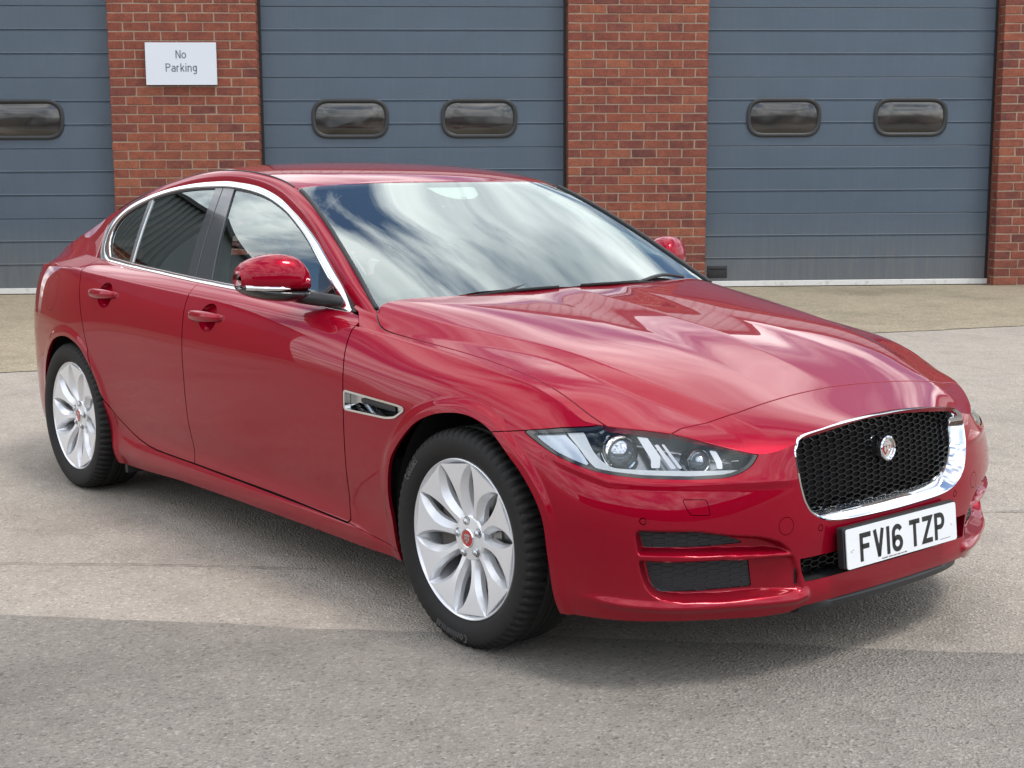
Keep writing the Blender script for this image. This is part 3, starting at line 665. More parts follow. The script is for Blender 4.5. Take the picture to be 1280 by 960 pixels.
# sectional doors
DOOR = mat('blue_grey_door_paint', (.070, .100, .135), .42, spec=.5, coat=.15, coatr=.3); dco = objco(DOOR)
_w = nd(DOOR, 'ShaderNodeMapping'); _w.inputs['Scale'].default_value = (1.3, 1, 40); lk(DOOR, dco, _w.inputs[0]); _dn = noise(DOOR, 6, 6, .7, _w.outputs[0]); _d2 = noise(DOOR, 1.1, 4, .5, dco)
lk(DOOR, mixc(DOOR, .6, mixc(DOOR, _dn.outputs['Fac'], (.052, .078, .110), (.066, .097, .132)), ramp(DOOR, _d2.outputs['Fac'], [(.3, (.82, .83, .85)), (.7, (1.12, 1.1, 1.08))]).outputs[0], 'MULTIPLY'), bsdf(DOOR).inputs['Base Color']); _gz = nd(DOOR, 'ShaderNodeSeparateXYZ'); lk(DOOR, nd(DOOR, 'ShaderNodeNewGeometry').outputs['Position'], _gz.inputs[0]); _gm = nd(DOOR, 'ShaderNodeMapRange'); _gm.inputs['From Min'].default_value = .9; _gm.inputs['From Max'].default_value = .05; lk(DOOR, _gz.outputs[2], _gm.inputs['Value'])
_st = nd(DOOR, 'ShaderNodeMapping'); _st.inputs['Scale'].default_value = (9, 1, .7); lk(DOOR, dco, _st.inputs[0]); _sn_ = noise(DOOR, 2.5, 5, .65, _st.outputs[0]); _gd = nd(DOOR, 'ShaderNodeMath', operation='MULTIPLY'); lk(DOOR, _gm.outputs[0], _gd.inputs[0]); lk(DOOR, _sn_.outputs['Fac'], _gd.inputs[1])
_old = bsdf(DOOR).inputs['Base Color'].links[0].from_socket; _s1 = ramp(DOOR, _sn_.outputs['Fac'], [(.52, (0, 0, 0)), (.72, (.09, .09, .09))]); _c1 = mixc(DOOR, _s1.outputs[0], _old, (.15, .17, .18)); lk(DOOR, mixc(DOOR, _gd.outputs[0], _c1, (.17, .16, .14)), bsdf(DOOR).inputs['Base Color']); bump(DOOR, _dn.outputs['Fac'], .0030, .9)
FRAMEB = mat('rubber_frame', (.018, .019, .020), .5); WHITEB = mat('aluminium_bottom_rail', (.62, .62, .60), .5, .2); _wn = noise(WHITEB, 12, 5, .7, objco(WHITEB)); lk(WHITEB, mixc(WHITEB, ramp(WHITEB, _wn.outputs['Fac'], [(.52, (0, 0, 0)), (.72, (.7, .7, .7))]).outputs[0], (.66, .66, .64), (.38, .37, .34)), bsdf(WHITEB).inputs['Base Color'])
ACR = mat('smoked_acrylic', (.02, .019, .018), .16, 0, 1.0, .05); _pg = nd(ACR, 'ShaderNodeNewGeometry').outputs['Position']; _an = noise(ACR, 2.2, 1, .4, _pg, .6); bump(ACR, _an.outputs['Fac'], .10, .30)
_a2 = nd(ACR, 'ShaderNodeMapping'); _a2.inputs['Scale'].default_value = (2, 1, 7); lk(ACR, _pg, _a2.inputs[0]); _a3 = noise(ACR, .8, 1.5, .45, _a2.outputs[0], .8); lk(ACR, ramp(ACR, _a3.outputs['Fac'], [(.40, (.010, .010, .010)), (.60, (.035, .031, .027)), (.75, (.09, .08, .07))]).outputs[0], bsdf(ACR).inputs['Base Color'])
def pill(w, h, r, n=10): return round_poly([(-w/2, -h/2), (w/2, -h/2), (w/2, h/2), (-w/2, h/2)], r, n)
def garage_door(s0, s1, wins, handle=False):
    d = empty('garage_door', ((s0+s1)/2, .20, 0), 0, GB); hw = (s1-s0)/2+.06; z = .078; first = None
    PH = .8007
    for k in range(5):
        if first is None:
            pr = [(.0, .030), (0.0, .002), (.004, 0)]; h = PH/3
            pr = []                                                 # (z, y) profile, y negative = towards the yard
            pr += [(.003, .02), (.003, -.001), (.006, -.003)]
            for g in (1, 2):
                zc = h*g; pr += [(zc-.014, -.003), (zc-.007, .009), (zc+.002, .009), (zc+.010, -.006), (zc+.022, -.003)]
            pr += [(PH-.006, -.003), (PH-.003, -.001), (PH-.003, .02)]
            V = [(x, y, zz) for x in (-hw, hw) for zz, y in pr]; n = len(pr); F = [(i, i+n, i+1+n, i+1) for i in range(n-1)]
            first = raw_mesh('door_panel', V, F, DOOR, d); o = first
        else: o = first.copy(); link(o, d)
        o.location = (0, 0, z+PH*k)
        if k == 4: o.scale = (1, 1, .92)
    box('door_backing', (-hw, .03, .02), (hw, .06, 4.05), MATTEB, d)
    box('bottom_rail', (-hw, -.012, .014), (hw, .022, .079), WHITEB, d, .003, 1); box('bottom_seal', (-hw, -.004, .0065), (hw, .02, .0135), MATTEB, d)
    for wx in wins:
        V = []; F = []; k = None
        for w, h, y in ((.895, .455, .0), (.895, .455, -.016), (.870, .430, -.024), (.825, .385, -.022), (.800, .360, -.010), (.798, .358, .0)):
            p = pill(w, h, .20*h/.455); k = len(p); V += [(x, y-.003, zz) for x, zz in p]
        F = [(i*k+j, i*k+(j+1) % k, (i+1)*k+(j+1) % k, (i+1)*k+j) for i in range(5) for j in range(k)]
        o = raw_mesh('window_frame', V, F, FRAMEB, d); auto_smooth(o, 40); o.location = (wx, 0, 2.012)
        # slightly domed pane
        p = pill(.81, .37, .16); V = []; F = []; sc = np.linspace(1, 0, 9)
        for s_ in sc[:-1]: V += [(x*s_, -.0055-.026*(1-s_**4), zz*s_) for x, zz in p]
        V.append((0, -.0315, 0)); k = len(p); F = [(i*k+j, i*k+(j+1) % k, (i+1)*k+(j+1) % k, (i+1)*k+j) for i in range(7) for j in range(k)]+[(7*k+j, 7*k+(j+1) % k, 8*k) for j in range(k)]
        o = raw_mesh('window_pane', V, F, ACR, d, True); o.location = (wx, 0, 2.012)
    if handle:
        box('pull_handle_recess', (-hw+.125, -.016, .118), (-hw+.365, .001, .262), FRAMEB, d, .01); box('pull_handle_grip', (-hw+.145, -.020, .215), (-hw+.345, -.012, .235), MATTEB, d, .003)
    for sg in (-1, 1): box('side_seal', (sg*(hw-.075)-.02, -.006, 0), (sg*(hw-.075)+.02, -.0005, 4.0), SEAL, d)
    return d
garage_door(-1.795, 1.76, (-.745, .755)); garage_door(3.40, 6.91, (-.80, .735), True); garage_door(-7.03, -3.46, (-.75, .765)); garage_door(8.60, 12.10, (-.8, .735))
# upper wall, cladding and roof edge
box('lintel_band', (-8.7, .003, 4.05), (13.8, .50, 4.30), MORT, GB)
bm = bmesh.new()
for r in range(2):
    x = -8.7+(r % 2)*BL/2
    while x < 13.7: bm_box(bm, (x+JT/2, -.004, 4.06+r*CH+JT/2), (x+BL-JT/2, .05, 4.06+(r+1)*CH-JT/2)); x += BL
tag(bm_obj('lintel_bricks', bm, BR, GB), kind='stuff')
CLAD = mat('pale_cladding', (.55, .56, .55), .45, .3)
def corrug(name, x0, x1, z0, z1, y, pitch, dep, m, par):
    V = []; x = x0; pts = []
    while x < x1: pts += [(x, 0), (x+pitch*.42, 0), (x+pitch*.52, -dep), (x+pitch*.9, -dep)]; x += pitch
    for px_, dy in pts: V += [(px_, y+dy, z0), (px_, y+dy, z1)]
    return raw_mesh(name, V, [(2*i, 2*i+2, 2*i+3, 2*i+1) for i in range(len(pts)-1)], m, par)
corrug('cladding', -8.7, 13.8, 4.28, 5.18, -.06, .30, .035, CLAD, GB)
ROOFM = mat('dark_roof_trim', (.03, .032, .035), .5); box('gutter', (-8.9, -.22, 5.16), (14, -.02, 5.27), ROOFM, GB, .02); box('roof', (-8.9, -.16, 5.27), (14, 9, 5.34), ROOFM, GB, .005)
box('side_wall', (-8.7, .5, 0), (-8.4, 9, 5.05), MORT, GB); box('side_wall', (13.5, .5, 0), (13.8, 9, 5.05), MORT, GB)
# sign
SG = mat('sign_face', (.60, .64, .70), .35, 0, .2); SGT = mat('sign_lettering', (.10, .12, .14), .5); SGE = mat('sign_edge', (.03, .03, .035), .5)
sign = empty('wall_sign', wp(-2.643, .02, 2.62), WROT); tag(sign, 'white rectangular No Parking sign fixed to the left brick pier', 'sign')
box('sign_board', (-.397, -.030, -.235), (.397, -.010, .235), SG, sign, .002, 1); box('sign_back', (-.385, -.010, -.225), (.385, .017, .225), SGE, sign)
for txt, zz in (('No', .058), ('Parking', -.088)):
    polys, _ = text2d(txt, .092, .125, .12)
    for i_, q in enumerate([polys]): plate2d('sign_lettering', [[(a, b+zz) for a, b in w_] for w_ in q], lambda x, y, h: (x, -.0302-h, y), .0012, SGT, sign)
# second brick block off to the left, the one mirrored in the car's side windows
WB = empty('brick_outbuilding', wp(-9.6, 0), WROT); tag(WB, 'brick outbuilding with grey ribbed cladding, mirrored in the rear side windows of the car', 'building')
BRW = mat('brick_wall_far', (.30, .09, .05), .9); tb = nd(BRW, 'ShaderNodeTexBrick'); tb.inputs['Scale'].default_value = 1; tb.inputs['Brick Width'].default_value = .298; tb.inputs['Row Height'].default_value = .102; tb.inputs['Mortar Size'].default_value = .012
tb.inputs['Color1'].default_value = (.32, .085, .045, 1); tb.inputs['Color2'].default_value = (.20, .055, .04, 1); tb.inputs['Mortar'].default_value = (.42, .34, .26, 1)
_mp = nd(BRW, 'ShaderNodeMapping'); _mp.inputs['Rotation'].default_value = (math.pi/2, 0, math.pi/2); lk(BRW, objco(BRW), _mp.inputs[0]); _gx = nd(BRW, 'ShaderNodeSeparateXYZ'); lk(BRW, objco(BRW), _gx.inputs[0]); _gc = nd(BRW, 'ShaderNodeCombineXYZ'); lk(BRW, _gx.outputs[1], _gc.inputs[0]); lk(BRW, _gx.outputs[2], _gc.inputs[1]); lk(BRW, _gc.outputs[0], tb.inputs['Vector']); lk(BRW, tb.outputs['Color'], bsdf(BRW).inputs['Base Color'])
box('wall', (-8, -4.9, 0), (0, 0, 3.6), BRW, WB)
def corrug_y(name, y0, y1, z0, z1, x, pitch, dep, m, par):
    V = []; y = y0; pts = []
    while y < y1: pts += [(y, 0), (y+pitch*.42, 0), (y+pitch*.52, dep), (y+pitch*.9, dep)]; y += pitch
    for py_, dx in pts: V += [(x+dx, py_, z0), (x+dx, py_, z1)]
    return raw_mesh(name, V, [(2*i, 2*i+2, 2*i+3, 2*i+1) for i in range(len(pts)-1)], m, par)
CLD2 = mat('grey_cladding', (.16, .17, .17), .5, .2); corrug_y('cladding', -4.9, 0, 3.55, 5.6, .05, .22, .05, CLD2, WB); box('cladding_end', (-8, -4.92, 3.55), (.05, -4.86, 5.6), CLD2, WB); box('roof', (-8.1, -5.05, 5.6), (.18, .1, 5.7), ROOFM, WB)
# long low building on the far side of the yard, behind the camera
OB = empty('brick_workshop', wp(0, 34), WROT); tag(OB, 'long low brick workshop closing the far side of the yard, mirrored in the paintwork', 'building')
box('wall', (-40, -6, 0), (40, 0, 3.0), mat('workshop_brick', (.16, .075, .055), .9), OB); box('roof', (-40.4, -6.4, 3.0), (40.4, .4, 3.5), ROOFM, OB)
for k in range(12): box('window', (-36+k*6.4, -.02, 1.0), (-33.6+k*6.4, .03, 2.2), mat('workshop_pane', (.05, .06, .07), .1) if k == 0 else bpy.data.materials['workshop_pane'], OB)
# ================================================================ THE CAR
car = empty('saloon_car'); tag(car, 'glossy metallic red four-door saloon parked across the yard with its nose to the right', 'car')
UP = np.array([0., 0., 1.])
def sides(name, near, m, parent=None, far_parent=None, label=None):
    """near patch plus its mirror image as two objects"""
    a = patch_obj(name, near, m, parent, label); b = patch_obj(name, mirror(near), m, far_parent if far_parent is not None else parent)
    return a, b
def mobj(name, o, parent):
    """mirror image of a finished near-side object"""
    c = o.copy(); c.data = o.data.copy(); c.data.transform(Matrix.Diagonal((1, -1, 1, 1))); c.data.flip_normals(); c.name = name; link(c, parent); c.parent = parent; return c
# ---- outlines (u, z) on the belt, measured off the car
HL = round_poly([(-.276, .687), (-.36, .697), (-.43, .705), (-.50, .710), (-.548, .714), (-.575, .735), (-.65, .735), (-.80, .71), (-.93, .68), (-1.003, .655), (-.985, .632), (-.965, .616), (-.93, .600), (-.89, .591), (-.80, .589), (-.66, .593), (-.572, .600), (-.527, .607), (-.467, .622), (-.399, .641), (-.336, .664)], .02, 4)
ARCHF = [(-.37, .05), (-.365, .18), (-.375, .30), (-.378, .389), (-.351, .494), (-.307, .559), (-.213, .642), (-.135, .679), (-.064, .697), (.018, .704), (.09, .694), (.156, .668), (.24, .608), (.286, .572), (.339, .514), (.371, .452), (.383, .369), (.393, .28), (.40, .21), (.41, .05)]
ARCHF_ = None
ARCHR = [(-2.47, .05), (-2.488, .17), (-2.500, .278), (-2.52, .40), (-2.551, .510), (-2.596, .578), (-2.654, .640), (-2.72, .672), (-2.81, .688), (-2.90, .680), (-2.99, .655), (-3.07, .605), (-3.14, .535), (-3.19, .44), (-3.208, .34), (-3.20, .24), (-3.18, .05)]
ARCHF = smooth_open(ARCHF, 5); ARCHR = smooth_open(ARCHR, 5)
UPIN = round_poly([(-.645, .451), (-.80, .449), (-.906, .427), (-.952, .406), (-.864, .403), (-.655, .403)], .006, 3)
LOIN = round_poly([(-.664, .366), (-.966, .359), (-.978, .281), (-.83, .277), (-.705, .281), (-.684, .296), (-.672, .33)], .008, 3)
ZONE = round_poly([(-.636, .458), (-.80, .456), (-.91, .437), (-.985, .428), (-1.045, .408), (-1.085, .376), (-1.112, .32), (-1.122, .262), (-1.06, .262), (-.88, .258), (-.77, .262), (-.70, .272), (-.668, .298), (-.650, .35)], .02, 4)
BLADE = round_poly([(-.60, .398), (-.864, .391), (-1.085, .377), (-1.12, .37), (-1.085, .362), (-.864, .369), (-.60, .374)], .004, 2)
CINT = [(-1.112, .352), (-1.119, .315), (-1.130, .286), (-1.30, .286), (-1.60, .286), (-1.9, .286), (-1.9, .352), (-1.60, .352), (-1.30, .352)]
GRH = np.array([(.0, .707), (.084, .7065), (.20, .700), (.295, .690), (.345, .683), (.372, .674), (.388, .658), (.395, .638), (.393, .578), (.385, .535), (.373, .501), (.348, .471), (.30, .447), (.224, .436), (.10, .433), (0, .432)])
_g = smooth_open(GRH, 5); GRILLE = np.vstack([_g, (_g*[-1, 1])[::-1][1:-1]])
BUMP = [(.05, .02), (.05, .655), (-.09, .663), (-.159, .670), (-.233, .681), (-.285, .688), (-.36, .66), (-.9, .61), (-1.00, .652), (-1.06, .656), (-1.14, .664), (-1.3, .70), (-1.75, .75), (-1.75, .02)]
def zbot(u):
    return np.interp(u, [-1.9, -1.504, -1.25, -1.129, -1.086, -1.0, -.72, -.43, -.38, .30, .36, .86, 1.42, 1.9, 2.40, 2.50, 3.2, 3.3, 3.7, 4.4], [.222, .222, .221, .219, .205, .200, .206, .198, .19, .176, .180, .185, .188, .186, .166, .166, .22, .23, .235, .24])
def hat(d, w): return np.clip(1-np.abs(d)/w, 0, 1)
def sculpt(P, N, A):
    u, z, x = A[..., 0], A[..., 1], P[..., 0]; d = np.zeros(u.shape)
    # arch lips
    for poly in (ARCHF, ARCHR):
        s = sdist(x, z, poly, True); d += .006*(1-sstep(s, .018, .046))*(s > -.1)
    # bumper intake area
    f = u < -.5
    if f.any():
        s = np.full(u.shape, 1.); s[f] = sdist(u[f], z[f], ZONE); b = np.full(u.shape, 1.); b[f] = sdist(u[f], z[f], BLADE)
        rec = sstep(-s, -.001, .010)*sstep(b, -.003, .004)
        dep = .040*(1-.75*sstep(-u, 1.0, 1.12))          # recess dies out towards the centre intake
        d -= rec*dep
        # lower red panel beside the outer intake keeps a shallow recess
        # crease under the headlamp
        k = np.interp(u, [-1.15, -1.075, -.868, -.699, -.571, -.428, -.30], [.572, .573, .578, .580, .584, .622, .672]); fade = sstep(-u, .32, .50)*(1-sstep(-u, 1.02, 1.13))
        d += .005*fade*np.exp(-np.clip(z-k, 0, 1)/.022*1.0)*sstep(z-k, -.022, .0)*(z > k-.03)
        # lip edge of the bumper corner
        q = sdist(u, z, [(-.46, .262), (-.62, .252), (-.80, .245), (-1.10, .243), (-1.13, .25)], False); d += .010*np.exp(-(q/.012)**2)*(1-sstep(z, .262, .30))*sstep(-u, .45, .62)
    # rear: lamp swell
    # crease along the sill top
    s2 = z-np.interp(-u, [-2.6, -2.3, -.6, -.4], [.32, .272, .250, .215]); on = sstep(u, .36, .6)*(1-sstep(u, 2.2, 2.5))
    d += on*(.006*sstep(-s2, -.004, .012))
    return P+N*d[..., None]
def belt_grid(us, zs):
    U, Z = np.meshgrid(us, zs, indexing='ij'); P = belt(U, Z); N = surf_normals(P)
    if (N[len(us)//2, len(zs)//2]@np.array([.5, -1, 0])) < 0: N = -N
    A = np.stack([U, Z, P[..., 0]], -1); P2 = sculpt(P, N, A); N2 = surf_normals(P2)
    N2 *= np.sign((N2*N).sum(-1))[..., None]
    return P2, N2, np.stack([U, Z, P2[..., 0]], -1), P, N
usf = np.arange(UK[0], -.10, .004); usf = np.r_[usf, -.10]; uss = np.arange(-.10, UK[-1]+.005, .011); uss[0] = -.10; uss[-1] = UK[-1]
zs = np.arange(.14, 1.03, .0045); PT = []
for us in (usf, uss):
    zz = zs
    P2, N2, A2, _, _ = belt_grid(us, zz); PT.append(grid_patch(P2, N2, A2))
BELT = weld(merge(PT))
A = BELT['A']; BELT = inside(BELT, A[:, 1]-ztop(A[:, 0])); BELT = inside(BELT, zbot(BELT['A'][:, 0])-BELT['A'][:, 1])
for arch in (ARCHF, ARCHR): BELT = outside(BELT, sdist(BELT['A'][:, 2], BELT['A'][:, 1], arch))
LAMPZONE = inside(BELT, sdist(BELT['A'][:, 0], BELT['A'][:, 1], HL)); BELT = outside(BELT, sdist(BELT['A'][:, 0], BELT['A'][:, 1], HL)-.0015)
def yz_grille(p): return np.where(p['V'][:, 0] > .5, sdist(p['V'][:, 1], p['V'][:, 2], GRILLE), 1.)
BELT = outside(BELT, yz_grille(BELT))
GAP = .0028
def cut(p, f, g=GAP):
    """cut with a shut-line gap: returns (panel, rest)"""
    return inside(p, f+g), outside(p, f-g)
def suz(poly): return lambda p: sdist(p['A'][:, 0], p['A'][:, 1], poly)
def sxz(poly): return lambda p: sdist(p['A'][:, 2], p['A'][:, 1], poly)
BUMPER, BELT = cut(BELT, sdist(BELT['A'][:, 0], BELT['A'][:, 1], BUMP), .0014)
UPI, BUMPER = split(BUMPER, suz(UPIN)(BUMPER)); LOI, BUMPER = split(BUMPER, suz(LOIN)(BUMPER)); CEN, BUMPER = split(BUMPER, suz(CINT)(BUMPER))
WASH = round_poly([(-.764, .540), (-.829, .538), (-.840, .497), (-.785, .499)], .008, 3)
WSH, BUMPER = cut(BUMPER, suz(WASH)(BUMPER), .0009)
_ce = (-1.061, .450); BUMPER_T, BUMPER = cut(BUMPER, np.hypot(BUMPER['A'][:, 0]-_ce[0], BUMPER['A'][:, 1]-_ce[1])-.024, .0008)
_sn = []
for c in ((-.66, .484), (-1.186, .428)):
    a, BUMPER = cut(BUMPER, np.hypot(BUMPER['A'][:, 0]-c[0], BUMPER['A'][:, 1]-c[1])-.0085, .0012); _sn.append(a)
def soften(p, dist, w0, tgt):
    w = w0*np.clip(1-dist/.009, 0, 1)[:, None]; t = np.array(tgt)/np.linalg.norm(tgt); n = p['N']*(1-w)+t*w; p = dict(p); p['N'] = n/np.linalg.norm(n, axis=1)[:, None]; return p
BELT = soften(BELT, np.where(BELT['A'][:, 0] > -.45, ztop(BELT['A'][:, 0])-BELT['A'][:, 1], 1), .5, (0, -.45, .9))
# doors
FD = [(-.60, 1.4), (-.625, .911), (-.634, .889), (-.629, .851), (-.617, .774), (-.610, .669), (-.622, .535), (-.640, .395), (-.651, .30), (-.645, .262), (-.66, .247), (-.894, .254), (-1.168, .262), (-1.462, .267), (-1.765, .272), (-1.762, .464), (-1.740, .625), (-1.734, .749), (-1.736, .84), (-1.75, .935), (-1.80, 1.4)]
RD = [(-1.765, .272), (-1.996, .274), (-2.10, .276), (-2.181, .283), (-2.260, .298), (-2.328, .318), (-2.43, .368), (-2.505, .430), (-2.545, .475), (-2.580, .559), (-2.608, .671), (-2.635, .755), (-2.668, .839), (-2.708, .911), (-2.735, .95), (-2.76, .985), (-2.80, 1.4), (-1.80, 1.4), (-1.75, .935), (-1.736, .84), (-1.734, .749), (-1.740, .625), (-1.762, .464)]
FDm, BELT = cut(BELT, sxz(FD)(BELT)); RDm, BELT = cut(BELT, sxz(RD)(BELT))
SILL = [(-.30, .20), (-.42, .222), (-.645, .247), (-1.765, .270), (-2.05, .274), (-2.30, .31), (-2.50, .434), (-2.58, .436), (-2.7, .3), (-2.7, .02), (-.30, .02)]
SL, BELT = cut(BELT, sxz(SILL)(BELT), .0010)
WING = outside(BELT, -1.2-BELT['A'][:, 2]); QUART = inside(BELT, -1.2-BELT['A'][:, 2])
WING, QUART = split(BELT, BELT['A'][:, 0]-1.2)
VENT = round_poly([(-.606, .704), (-.30, .692), (-.268, .688), (-.264, .676), (-.312, .648), (-.36, .640), (-.606, .637)], .012, 4)
VN, WING = split(WING, sxz(VENT)(WING))
FLAPC = (-3.045, .865); FLAP, QUART = cut(QUART, np.hypot((QUART['A'][:, 2]-FLAPC[0])*.95, QUART['A'][:, 1]-FLAPC[1])-.082, .0008)
TLP = round_poly([(3.44, .745), (3.60, .75), (3.75, .79), (3.95, .80), (3.95, .90), (3.70, .90), (3.55, .885), (3.42, .83)], .02, 4)
TLm, QUART = cut(QUART, suz(TLP)(QUART), .0015)
# ---- top surface
gx = np.arange(-.72, .870, .0065); gy = np.arange(-.90, .9001, .0075)
GX, GY = np.meshgrid(gx, gy, indexing='ij'); TP = top_points(GX, GY); e = 1e-3
tx = (topz(GX+e, GY)-topz(GX-e, GY))/(2*e); ty = (topz(GX, GY+e)-topz(GX, GY-e))/(2*e)
TN = np.stack([-tx, -ty, np.ones_like(tx)], -1); TN /= np.linalg.norm(TN, axis=-1)[..., None]
TOP = grid_patch(TP, TN, np.stack([GX, GY, GX], -1))
_uk = np.r_[np.linspace(_ku[0], _ku[4], 24), np.linspace(_ku[4], _ku[10], 40)[1:], np.linspace(_ku[10], _ku[17], 60)[1:], np.linspace(_ku[17], .62, 8)[1:]]
_kc = belt(_uk, ztop(_uk)); _half = [(q[0], q[1]) for q in _kc if q[0] > -.60]
_half += [(-.597, -.868), (-.605, -.85), (-.66, -.815), (-.702, -.808), (-.685, -.79), (-.63, -.772), (-.605, -.71), (-.588, -.55), (-.578, -.38), (-.575, -.19), (-.573, 0)]
PLAN = np.array(_half+[(a, -b) for a, b in _half[::-1][1:-1]])
TOP = inside(TOP, sdist(TOP['A'][:, 0], TOP['A'][:, 1], PLAN)); TOP = outside(TOP, yz_grille(TOP))
_bs1 = [(-.700, -.770), (-.615, -.775), (-.590, -.790), (-.56, -.810), (-.52, -.826), (-.47, -.831), (-.391, -.826), (-.212, -.813), (-.013, -.802), (.169, -.795), (.242, -.791), (.339, -.787), (.398, -.783), (.50, -.775), (.62, -.74)]
_bs2 = [(.70, -.70), (.609, -.680), (.612, -.63), (.620, -.588), (.636, -.513), (.645, -.466), (.645, -.42), (.634, -.296), (.622, -.169), (.614, -.03), (.613, 0)]
_bn = _bs1[:-1]+[(.55, -.77)]+_bs2[1:]; _bn = smooth_open(_bn, 5)
BON = np.vstack([_bn, (_bn*[1, -1])[::-1][1:]])
BONNET, TOPR = cut(TOP, sdist(TOP['A'][:, 0], TOP['A'][:, 1], BON), .0030)
NOSE, WTOP = split(TOPR, .52-TOPR['A'][:, 0])
WTN, WTF = split(WTOP, WTOP['V'][:, 1])
# door-top strip Q between shoulder crease and window chrome
def q_grid():
    xs = np.r_[np.arange(-3.28, -.60, .012), -.602]; ts = np.linspace(0, 1, 9)
    uu = np.linspace(.3, 3.4, 3000); PK = belt(uu, ztop(uu)); o = np.argsort(PK[:, 0])
    ky = np.interp(xs, PK[o, 0], -PK[o, 1]); kz = np.interp(xs, PK[o, 0], PK[o, 2]); cy = _cby(np.maximum(xs, -2.98)); cz = _cbz(np.maximum(xs, -2.98)); f_ = sstep(-xs, 2.93, 3.27); cy = cy+(ky-.002-cy)*f_; cz = cz+(kz+.004-cz)*f_
    T = ts[None]; Y = ky[:, None]+(cy-ky)[:, None]*T; Z = kz[:, None]+(cz-kz)[:, None]*T; b = .004*(1-(2*T-1)**2)
    L = np.hypot(ky-cy, cz-kz)[:, None]; Y = Y+b*(cz-kz)[:, None]/L; Z = Z+b*(ky-cy)[:, None]/L
    P = np.stack([np.broadcast_to(xs[:, None], Y.shape), -Y, Z], -1); N = surf_normals(P); N *= np.sign(N[..., 2:3])
    return grid_patch(P, N, np.stack([P[..., 0], P[..., 2], P[..., 0]], -1))
Q = q_grid()
Q = inside(Q, sdist(Q['V'][:, 0], -Q['V'][:, 1], [(-.606, .90), (-.606, .853), (-.66, .817), (-.704, .809), (-.704, .7), (-3.3, .6), (-3.3, .95)]))
_uq = np.interp(-Q['A'][:, 0], -belt(np.linspace(.3, 3.4, 600), ztop(np.linspace(.3, 3.4, 600)))[:, 0], np.linspace(.3, 3.4, 600)); Q = soften(Q, np.abs(Q['A'][:, 1]-ztop(_uq))*1.6, .5, (0, -.93, .37))
FQ, Q = cut(Q, sxz(FD)(Q)); RQ, QQ = cut(Q, sxz(RD)(Q))
FDm = merge([FDm, FQ]); RDm = merge([RDm, RQ]); QSH = inside(QQ, QQ['A'][:, 2]+2.0)
# ---- handles: scooped recess is cut as a dark-red cup
def cupgrid(cx, cz, rx, rz, depth):
    rr = np.linspace(0, 1, 9); th = np.linspace(0, 2*math.pi, 37); R, TH = np.meshgrid(rr, th, indexing='ij')
    X = cx+rx*R*np.cos(TH); Z = cz+rz*R*np.sin(TH); U = -X; P = belt(U, Z)
    # correct u so that x matches
    for _ in range(3): U = U+(P[..., 0]-X); P = belt(U, Z)
    N = np.zeros_like(P); N[..., 1] = -1; P = P.copy(); P[..., 1] += depth*np.sqrt(np.clip(1-R**2, 0, 1))
    N = surf_normals(P); N *= -np.sign(N[..., 1:2]+1e-9); N[0] = (0, -1, 0)
    return grid_patch(P, N, np.stack([U, Z, X], -1))
HAND = [((-1.548, .862), (-1.568, .867)), ((-2.44, .890), (-2.463, .896))]
def hcut(p, c): return outside(p, np.hypot((p['A'][:, 2]-c[0])/.066, (p['A'][:, 1]-c[1])/.052)*.05-.05)
FDm = hcut(FDm, HAND[0][0]); RDm = hcut(RDm, HAND[1][0])
def handle(c, parent):
    # bar standing proud of the door on two bases
    cx, cz = c; us_ = np.linspace(0, 1, 26); X = cx-.132+.264*us_; Z = np.full(26, cz)+.004*(us_-.5)*1.2
    P = belt(-X, Z); off = .034*np.sin(np.clip(us_, .0, 1)*math.pi)**.45; V = []; k = 14
    for i in range(26):
        t = us_[i]; h = .0205*(np.clip(np.sin(math.pi*np.clip(t, .012, .988)), 0, 1)**.28)*(1.12-.2*t); w = .016*(np.sin(math.pi*np.clip(t, .012, .988))**.35)
        for j in range(k):
            a = 2*math.pi*j/k; sx = np.sign(math.cos(a))*abs(math.cos(a))**.8; V.append((P[i, 0], P[i, 1]-off[i]*.62-w*sx+.004, P[i, 2]+h*math.sin(a)))
    F = [(i*k+j, i*k+(j+1) % k, (i+1)*k+(j+1) % k, (i+1)*k+j) for i in range(25) for j in range(k)]+[tuple(range(k)), tuple(range(25*k, 26*k))[::-1]]
    return raw_mesh('door_handle', V, F, PAINT, parent, True)
WING = merge([pieces(WING)[0]]); QUART = merge([pieces(QUART)[0]])
def blendn(p, w, tgt=(-.10, -.74, .66)):
    t = np.array(tgt)/np.linalg.norm(tgt); n = p['N']*(1-w[:, None])+t*w[:, None]; p = dict(p); p['N'] = n/np.linalg.norm(n, axis=1)[:, None]; return p
# ---- panels into objects
LIP = lambda p, d=.012, r=.0016: lipped(p, d, r)
fdoor = patch_obj('front_door', LIP(FDm), PAINT, car); fdoor2 = patch_obj('front_door', mirror(LIP(FDm)), PAINT, car)
rdoor = patch_obj('rear_door', LIP(RDm), PAINT, car); rdoor2 = patch_obj('rear_door', mirror(LIP(RDm)), PAINT, car)
for dn_, df_, (cc, hc) in ((fdoor, fdoor2, HAND[0]), (rdoor, rdoor2, HAND[1])):
    cp = cupgrid(cc[0], cc[1], .068, .0535, .036); sides('handle_recess', cp, PAINT, dn_, df_); h = handle(hc, dn_); mobj('door_handle', h, df_)
wing, wing2 = sides('front_wing', LIP(WING), PAINT, car)
patch_obj('wing_top', LIP(WTN), PAINT, wing); patch_obj('wing_top', mirror(LIP(WTN)), PAINT, wing2)
_q = smooth_open(BON[6:-6:2], 3); _in = sdist(_q[:, 0], _q[:, 1], PLAN) < -.004; _run = []
